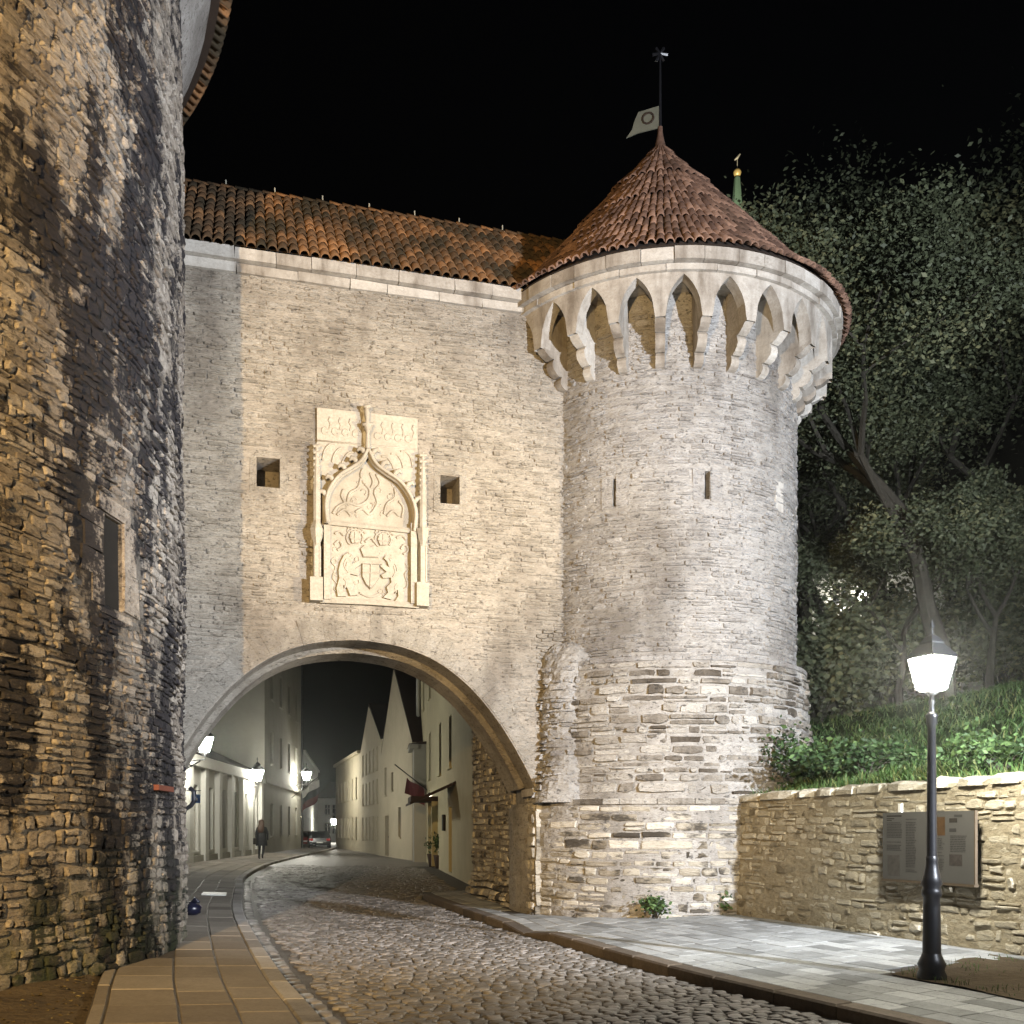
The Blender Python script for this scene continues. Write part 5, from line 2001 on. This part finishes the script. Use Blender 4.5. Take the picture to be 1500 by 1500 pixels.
def ex_e(root, sf, L, h):
    for u in (9.6,):
        cn = MB().sbox(sf, u - .3, u + 2.3, 2.75, 2.95, 0, 1.1)
        cn.obj("canopy", M_RTILE, root)
        MB().sbox(sf, u - .2, u - .02, .1, 2.75, .0, .25).obj("pilaster", M_PL_YEL, root)
        MB().sbox(sf, u + 2.0, u + 2.2, .1, 2.75, .0, .25).obj("pilaster", M_PL_YEL, root)
    aw = MB()
    u0, u1 = 16.2, 19.6
    aw.add([sf(u0, 2.5, 1.5), sf(u1, 2.5, 1.5), sf(u1, 3.2, 0), sf(u0, 3.2, 0), sf(u0, 2.42, 1.5), sf(u1, 2.42, 1.5), sf(u1, 3.1, 0), sf(u0, 3.1, 0)], [(0, 1, 2, 3), (7, 6, 5, 4), (0, 4, 5, 1), (0, 3, 7, 4), (1, 5, 6, 2)])
    aw.obj("tiled_awning", M_RTILE, root)
    MB().sbox(sf, 15.0, 15.6, 1.55, 2.15, .01, .1).obj("menu_box", M_DARK, root)
    MB().tube([sf(.25, .1, .15), sf(.25, h - .3, .15)], .1, 8).obj("downpipe", M_PL_WHITE, root)


LE = math.hypot(3.4, 22)
holesE = [(2.0, 3.1, 3.9, 6.0), (6.5, 7.6, 3.9, 6.0), (12.5, 13.5, 3.8, 5.8), (17.0, 18.0, 3.8, 5.6), (2.0, 3.1, 7.6, 9.6), (6.5, 7.6, 7.6, 9.6), (12.5, 13.5, 7.4, 9.4), (17, 18, 7.4, 9.2), (2.0, 3.1, 1.0, 2.6), (9.9, 11.1, .1, 2.6, "door"), (16.9, 18.1, .1, 2.4, "door")]
building("street_house", "tall yellow plastered house right of the gables, lamp on its wall", (-4.8, 52), (-0.61, 24.5), 3.6, 12.5, holesE, M_PL_YEL, extra=ex_e, sign=1)
building("street_house", "low house wall joining the tall gable and the yellow house", (-5.05, 50.2), (-4.7, 47.5), 5, 5.7, [(.6, 1.2, 3.4, 4.6)], M_PL_GREY, sign=1, roof_rise=.4)
# pale house on the hill behind the trees
building("hill_house", "pale house glimpsed through the tree crowns behind the street lamp", U(1190, 0, 60)[:2], U(1440, 0, 60)[:2], 8, 19.0, grid(10.3, (10.0, 14.6), 2.0, 1.1, 5), M_PL_WHITE, group=None, sign=1)
# church spire far off
spx = U(1080, 0, 180)
spire = empty("church_spire", (spx.x, spx.y, 0), "distant green copper church spire with golden ball above the cone roof's slope", "church")
M_COP = flat_mat("copper_green", (0.16, 0.26, 0.19), .6, .2)
zb_ = CAMZ + (CY - 253) / F * 180
MB().box((spx.x, spx.y, 28), (13, 13, 56)).obj("tower_wall", M_PL_GREY, spire)
MB().lathe([(7, 56), (5.5, 62), (0.55, zb_ - 1.0), (.2, zb_ - .4)], (spx.x, spx.y, 0), 8).obj("spire_roof", M_COP, spire)
MB().lathe([(0, -.75), (.53, -.53), (.75, 0), (.53, .53), (0, .75)], (spx.x, spx.y, zb_), 16).obj("gilded_ball", flat_mat("gilding", (0.75, 0.55, 0.22), .4, .3), spire, True)
ck = MB().tube([(spx.x, spx.y, zb_ + .6), (spx.x, spx.y, zb_ + 3.0)], .07, 5)
ck.tube([(spx.x - .5, spx.y, zb_ + 2.3), (spx.x, spx.y, zb_ + 2.7), (spx.x + .5, spx.y, zb_ + 3.4)], [.1, .22, .12], 6)
ck.obj("weathercock", flat_mat("gilded_cock", (.75, .7, .6), .4, .3), spire)
sl_ = bpy.data.lights.new("spire_flood", 'SPOT')
sl_.energy = 42000
sl_.color = (1, .9, .65)
sl_.spot_size = rad(22)
so = bpy.data.objects.new("spire_flood_lamp", sl_)
COL.objects.link(so)
so.parent = spire
so.location = (-2, -22, zb_ - 30)
so.rotation_euler = Vector((2, 22, 29)).to_track_quat('-Z', 'Y').to_euler()

# ---- wall lanterns in the street
M_WGLASS = emit_mat("lit_wall_lantern_glass", (1.0, 0.97, 0.84), 150)


def wall_lamp(px, py, Y, side, label, scale=1.0, mat=None, arm=1.0):
    c = U(px, py, Y)
    root = empty("wall_lantern", (c.x, c.y, c.z - .8), label, "wall lamp", "wall lanterns along the street")
    h = .30 * scale
    lantern(root, (c.x, c.y), c.z - h, c.z + h, .30 * scale, .55 * scale, rad(30), mat or M_WGLASS)
    b = MB()
    b.tube([(c.x + side * arm, c.y, c.z - h - .35), (c.x, c.y, c.z - h - .28), (c.x, c.y, c.z - h)], .035, 6)
    b.tube([(c.x + side * arm, c.y, c.z - h - .9), (c.x + side * arm * .6, c.y, c.z - h - .65), (c.x + side * arm * .15, c.y, c.z - h - .34)], .028, 6)
    b.tube([(c.x + side * arm + .2 * side * 0 + .12 * math.cos(a), c.y, c.z - h - .55 + .12 * math.sin(a)) for a in np.linspace(0, 5, 9)], .02, 5)
    b.obj("bracket", M_IRON, root)
    return root


wall_lamp(300, 1091, 39.0, -1, "lit wall lantern nearest behind the arch's left springing", 1.0, None, 1.2)
wall_lamp(377, 1136, 53.0, -1, "lit wall lantern over the walking person", 1.0)
wall_lamp(449, 1137, 72.0, -1, "lit wall lantern at the corner of the tall grey house", 1.0)
wall_lamp(657, 1151, 40.0, 1, "lit wall lantern on the yellow house by the tiled awning", .8)
M_WGLASS2 = emit_mat("porch_lantern_glass", (1.0, 0.93, 0.7), 30)
wall_lamp(629, 1170, 44.0, 1, "small porch lantern beside the door canopy", .4, M_WGLASS2, .4)
wall_lamp(438, 1198, 76.0, -1, "small lantern by the orange door beyond the tall house", .5, M_WGLASS2, .4)
wall_lamp(489, 1204, 110.0, 1, "far white lantern at the end of the street", 1.0)

wall_lamp(1262, 872, 58.5, 1, "lantern added to light the pale hill house behind the branches", .8, None, .6)  # unseen lantern added to brighten the hill house wall
# ---- small things in the street
# drainpipe at the rear left jamb of the passage
dp = MB()
Yd = 20.0
pp = [U(278, 1154, Yd), U(284, 1160, Yd), U(285, 1172, Yd), U(280, 1180, Yd), U(271, 1186, Yd), U(268.5, 1196, Yd), U(268.5, 1290, Yd)]
dp.tube(pp, .045, 8)
tag(dp.obj("drainpipe", flat_mat("drainpipe_paint", (0.02, 0.02, 0.03), .4)), "dark bent drainpipe at the foot of the passage by the great tower", "pipe")
for o in (bpy.data.objects["drainpipe"],):
    pass
# blue sign
c = U(287, 1170, 39.2)
sg = empty("blue_sign", (c.x, c.y, c.z - .2), "small blue projecting sign on the white house", "sign")
MB().box((c.x, c.y, c.z), (.34, .06, .34)).obj("plate", flat_mat("sign_blue", (.03, .12, .42), .4, 0, .05), sg)
MB().box((c.x, c.y - .035, c.z - .02), (.14, .006, .1)).box((c.x, c.y - .035, c.z + .07), (.07, .006, .05)).obj("symbol", flat_mat("sign_white", (.75, .75, .75), .5, 0, .02), sg)
MB().tube([(c.x - .4, c.y, c.z + .32), (c.x + .2, c.y, c.z + .32)], .02, 5).tube([(c.x, c.y, c.z + .32), (c.x, c.y, c.z + .16)], .015, 5).obj("bracket", M_IRON, sg)
# dark bag
bgc = Vector(surfL(0, 0, 0))
bc = U(281, 1330, 16.6)
bag = MB()
rb_ = random.Random(4)
prof_n = 12
vs, fs = [], []
for i in range(8):
    f = i / 7
    r_ = .16 * math.sin(math.pi * (0.12 + .80 * f)) ** .7 * (1 - .25 * f)
    for k in range(prof_n):
        a = 2 * math.pi * k / prof_n
        q = r_ * (1 + .22 * noise.noise(Vector((math.cos(a) * 2, math.sin(a) * 2, f * 4))))
        vs.append((bc.x + q * math.cos(a) * 1.15, bc.y + q * math.sin(a), .17 + .22 * f))
for i in range(7):
    for k in range(prof_n):
        fs.append((i * prof_n + k, i * prof_n + (k + 1) % prof_n, (i + 1) * prof_n + (k + 1) % prof_n, (i + 1) * prof_n + k))
fs.append(tuple(7 * prof_n + k for k in range(prof_n)))
bag.add(vs, fs)
bag.tube([(bc.x, bc.y, .37), (bc.x + .06, bc.y - .02, .42), (bc.x + .14, bc.y - .03, .38)], [.03, .045, .02], 6)
tag(bag.obj("rubbish_bag", flat_mat("bag_plastic", (.006, .007, .022), .25, 0, .4, 9, .3, .6), smooth=True), "dark blue plastic bag lying against the foot of the great tower", "bag")
# pale cover plate in the left pavement
cp = MB()
s_c = 0
best = None
target_ = U(315, 1310, 22.0)
for i in range(400):
    s_ = LL * i / 400
    for t_ in (0.3, .45, .6):
        q = surfL(s_, t_, 0)
        e_ = (px_of(q)[0] - 315) ** 2 + (px_of(q)[1] - 1310) ** 2 if q[1] > 1 else 1e9
        if best is None or e_ < best[0]:
            best = (e_, s_, t_)
_, sb_, tb_ = best
P, Fc = slab_piece(surfL, sb_ - .55, sb_ + .4, tb_ - .26, tb_ + .26, .02, .02, .004)
cp.add(P, Fc)
tag(cp.obj("cover_plate", flat_mat("pale_metal", (.62, .62, .6), .5)), "pale rectangular cover plate set in the narrow pavement under the arch", "plate")


# flags
def flag(px, py, Y, cols, label, side, w=1.6, h=1.0):
    c = U(px, py, Y)
    root = empty("hanging_flag", (c.x, c.y, c.z - 1), label, "flag", "flags hung from the house fronts")
    MB().tube([(c.x + side * 1.2, c.y, c.z - .9), (c.x - side * .9, c.y, c.z + .75)], .03, 6).obj("pole", M_IRON, root)
    n = len(cols)
    for k, mt in enumerate(cols):
        mb = MB()
        for i in range(6):
            def fp(a, b):
                q = k / n + b / n
                x = c.x + side * .5 - side * a * w * .8
                z = c.z - .45 + a * w * .62 - q * h
                return (x + .08 * math.sin(a * 7 + q * 3), c.y + .12 * math.sin(a * 9 + q * 2), z - .1 * a * a)
            mb.add([fp(i / 6, 0), fp((i + 1) / 6, 0), fp((i + 1) / 6, 1), fp(i / 6, 1)], [(0, 1, 2, 3)])
        mb.obj("stripe", mt, root, True)


M_FB = flat_mat("flag_black", (.015, .015, .018), .8)
M_FR = flat_mat("flag_red", (.09, .012, .015), .8)
M_FW = flat_mat("flag_white", (.6, .6, .58), .8)
flag(606, 1143, 47.0, [M_FR], "dark red flag hanging from the pale gabled house front", 1, 1.1, .75)
flag(452, 1150, 70.0, [M_FW, M_FB, M_FR], "striped white black and red flag under the far corner lantern", -1, 1.5, 1.5)

# potted plants by the canopy door
for i, (px, lab) in enumerate(((636, "potted shrub left of the yellow house doorway"), (646, "potted shrub right of the yellow house doorway"))):
    c = U(px, 1240, 42 - i * 2)
    root = bush("potted_shrub", (c.x, c.y, .55), .35, .35, .7, 240, .08, lab, 40 + i, "potted shrubs at the doorway")
    MB().lathe([(0, .02), (.22, .02), (.3, .5), (.32, .56), (.27, .56), (.25, .5), (0, .48)], (c.x, c.y, 0), 12).obj("pot", flat_mat("pot_clay", (.06, .04, .03), .8) if i == 0 else bpy.data.materials["pot_clay"], root, True)


# ---- parked cars
def car(px, Y, rz_, paint, label, seed):
    c = U(px, 1240, Y)
    root = empty("parked_car", (c.x, c.y, 0), label, "car", "cars parked down the street")
    prof = [(-2.05, .35), (-2.1, .62), (-2.0, .9), (-1.75, .97), (-1.45, 1.38), (-1.1, 1.46), (.2, 1.46), (.55, 1.38), (1.05, .98), (1.85, .86), (2.1, .7), (2.1, .35)]
    ca_, sa_ = math.cos(rz_), math.sin(rz_)

    def T(x, y, z):
        return (c.x + x * ca_ - y * sa_, c.y + x * sa_ + y * ca_, z)
    b = MB()
    n = len(prof)
    rows = []
    for y, k in ((-.86, 1), (-.78, 2), (.78, 2), (.86, 1)):
        for x, z in prof:
            zz = z
            yy = y * (1 if z < 1.0 else .84)
            rows.append(T(x * (1 if k == 2 else .985), yy, zz if k == 2 else zz - .02))
    fs = []
    for q in range(3):
        for i in range(n):
            fs.append((q * n + i, q * n + (i + 1) % n, (q + 1) * n + (i + 1) % n, (q + 1) * n + i))
    fs += [tuple(range(n - 1, -1, -1)), tuple(range(3 * n, 4 * n))]
    b.add(rows, fs)
    b.obj("body", paint, root)
    g = MB()
    g.hexa([T(-1.85, -.66, .99), T(-1.85, .66, .99), T(-1.84, .66, 1.0), T(-1.84, -.66, 1.0), T(-1.53, -.6, 1.36), T(-1.53, .6, 1.36), T(-1.5, .6, 1.37), T(-1.5, -.6, 1.37)])
    g.obj("rear_window", M_WIN, root)
    MB().hexa([T(1.1, -.66, 1.0), T(1.1, .66, 1.0), T(1.08, .66, 1.01), T(1.08, -.66, 1.01), T(.63, -.6, 1.38), T(.63, .6, 1.38), T(.6, .6, 1.39), T(.6, -.6, 1.39)]).obj("windscreen", M_WIN, root)
    for sy in (-1, 1):
        MB().hexa([T(-1.35, sy * .80, 1.02), T(.85, sy * .80, 1.02), T(.85, sy * .75, 1.02), T(-1.35, sy * .75, 1.02), T(-1.15, sy * .75, 1.36), T(.45, sy * .75, 1.36), T(.45, sy * .70, 1.36), T(-1.15, sy * .70, 1.36)]).obj("side_window", M_WIN, root)
        MB().box(T(-2.06, sy * .66, .8), (.1, .28, .16), rz_).obj("tail_light", flat_mat("tail_red", (.35, .01, .01), .3) if "tail_red" not in bpy.data.materials else bpy.data.materials["tail_red"], root)
        MB().box(T(2.02, sy * .62, .72), (.16, .32, .14), rz_).obj("headlight", M_FW, root)
        for sx in (-1.3, 1.3):
            w = MB()
            a0 = Vector(T(sx, sy * .72, .33)); a1 = Vector(T(sx, sy * .89, .33))
            w.tube([a0, a1], .33, 16)
            wo = w.obj("wheel", M_DARK, root)
            MB().tube([a1, a1 + (a1 - a0) * .08], .2, 12).obj("rim", M_VANE, wo)
    MB().box(T(-2.09, 0, .58), (.04, .5, .11), rz_).obj("number_plate", M_FW, root)


M_CRED = flat_mat("car_red", (.2, .015, .015), .25, .1, .05, 4, 0, .5, .6)
M_CDARK = flat_mat("car_dark", (.02, .022, .026), .25, .1, .05, 4, 0, .5, .6)
car(449, 88, rad(100), M_CRED, "red car parked farthest down the street", 1)
car(467, 80, rad(103), M_CDARK, "dark car parked in front of the red car", 2)


# ---- walking person (seen from behind)
def person(px, Y):
    c = U(px, 1258, Y)
    z0 = 0.25
    root = empty("person", (c.x, c.y, z0), "person in a dark coat with long brown hair walking away under the lantern", "person")

    def skin(name, verts, edges, radii, mat):
        me = bpy.data.meshes.new(name)
        me.from_pydata(verts, edges, [])
        me.materials.append(mat)
        o = bpy.data.objects.new(name, me)
        finish(o, root, WL[root.name])
        m = o.modifiers.new("skin", 'SKIN')
        for i, r_ in enumerate(radii):
            me.skin_vertices[0].data[i].radius = r_ if isinstance(r_, tuple) else (r_, r_)
        me.skin_vertices[0].data[0].use_root = True
        o.modifiers.new("sub", 'SUBSURF').levels = 1
        o.modifiers["sub"].render_levels = 2
        return o
    V = [(0, 0, .92), (0, 0, 1.12), (0, .02, 1.36), (0, .03, 1.48), (0, .05, 1.58), (0, .05, 1.68),
         (-.10, 0, .86), (-.11, .10, .48), (-.11, -.02, .09), (-.11, .12, .04),
         (.10, 0, .86), (.11, -.06, .48), (.11, -.28, .16), (.11, -.20, .06),
         (-.19, .02, 1.40), (-.25, -.02, 1.14), (-.23, .08, .92), (-.22, .12, .82),
         (.19, .02, 1.40), (.26, .06, 1.14), (.24, .18, .95), (.23, .22, .86)]
    E = [(0, 1), (1, 2), (2, 3), (3, 4), (4, 5), (0, 6), (6, 7), (7, 8), (8, 9), (0, 10), (10, 11), (11, 12), (12, 13), (2, 14), (14, 15), (15, 16), (16, 17), (2, 18), (18, 19), (19, 20), (20, 21)]
    R_ = [.15, .14, .16, .06, .095, .085, .09, .062, .045, .035, .09, .062, .045, .035, .07, .055, .042, .035, .07, .055, .042, .035]
    skin("body", V, E, R_, flat_mat("dark_clothes", (.012, .012, .015), .85))
    mb = MB()
    for z_a, ra_, z_b, rb2 in ((.62, .27, .95, .235), (.95, .235, 1.2, .20), (1.2, .20, 1.42, .215)):
        n = 16
        vs = []
        for z, r_ in ((z_a, ra_), (z_b, rb2)):
            for k in range(n):
                a = 2 * math.pi * k / n
                vs.append((c.x + r_ * math.cos(a) * 1.0, c.y + r_ * .75 * math.sin(a), z0 + z))
        mb.add(vs, [(k, (k + 1) % n, n + (k + 1) % n, n + k) for k in range(n)])
    mb.obj("coat", flat_mat("coat_black", (.01, .01, .012), .9), root, True)
    hr = MB()
    vs, fs = [], []
    pr = [(.03, 1.80), (.10, 1.77), (.135, 1.69), (.135, 1.58), (.15, 1.46), (.16, 1.34), (.12, 1.22), (.03, 1.18)]
    for r_, z in pr:
        for k in range(12):
            a = 2 * math.pi * k / 12
            vs.append((c.x + r_ * math.cos(a), c.y - (.02 if z > 1.5 else .10) + r_ * .75 * math.sin(a), z0 + z))
    for i in range(len(pr) - 1):
        for k in range(12):
            fs.append((i * 12 + k, i * 12 + (k + 1) % 12, (i + 1) * 12 + (k + 1) % 12, (i + 1) * 12 + k))
    hr.add(vs, fs)
    hr.obj("hair", flat_mat("brown_hair", (.07, .035, .02), .6, 0, .4, 30, .3), root, True)
    bgm = MB().box((c.x - .27, c.y + .02, z0 + .82), (.14, .32, .28)).tube([(c.x - .27, c.y - .1, z0 + .95), (c.x - .22, c.y - .05, z0 + 1.38), (c.x - .27, c.y + .12, z0 + .95)], .012, 5)
    bgm.obj("shoulder_bag", M_DARK, root)


person(383, 44.5)
print("objects:", len(bpy.data.objects), "tris:", sum(len(p.vertices) - 2 for m in bpy.data.meshes for p in m.polygons))

# ================================================================== AIR ADDED FOR LAMP GLOW
hz_ = MB().box((0, 60, 24.5), (400, 330, 51))  # air volume added to imitate the lens glow round the lamps
hm = bpy.data.materials.new("lamp_glow_haze")
hm.use_nodes = True
ht = hm.node_tree
ht.nodes.clear()
ho = ht.nodes.new("ShaderNodeOutputMaterial")
hv = ht.nodes.new("ShaderNodeVolumePrincipled")
hv.inputs["Color"].default_value = (.9, .94, .92, 1)
hv.inputs["Density"].default_value = 0.0006
hv.inputs["Anisotropy"].default_value = 0.88
ht.links.new(hv.outputs[0], ho.inputs["Volume"])
hz_.obj("glow_haze", hm, kind="stuff")
S.cycles.volume_bounces = 0
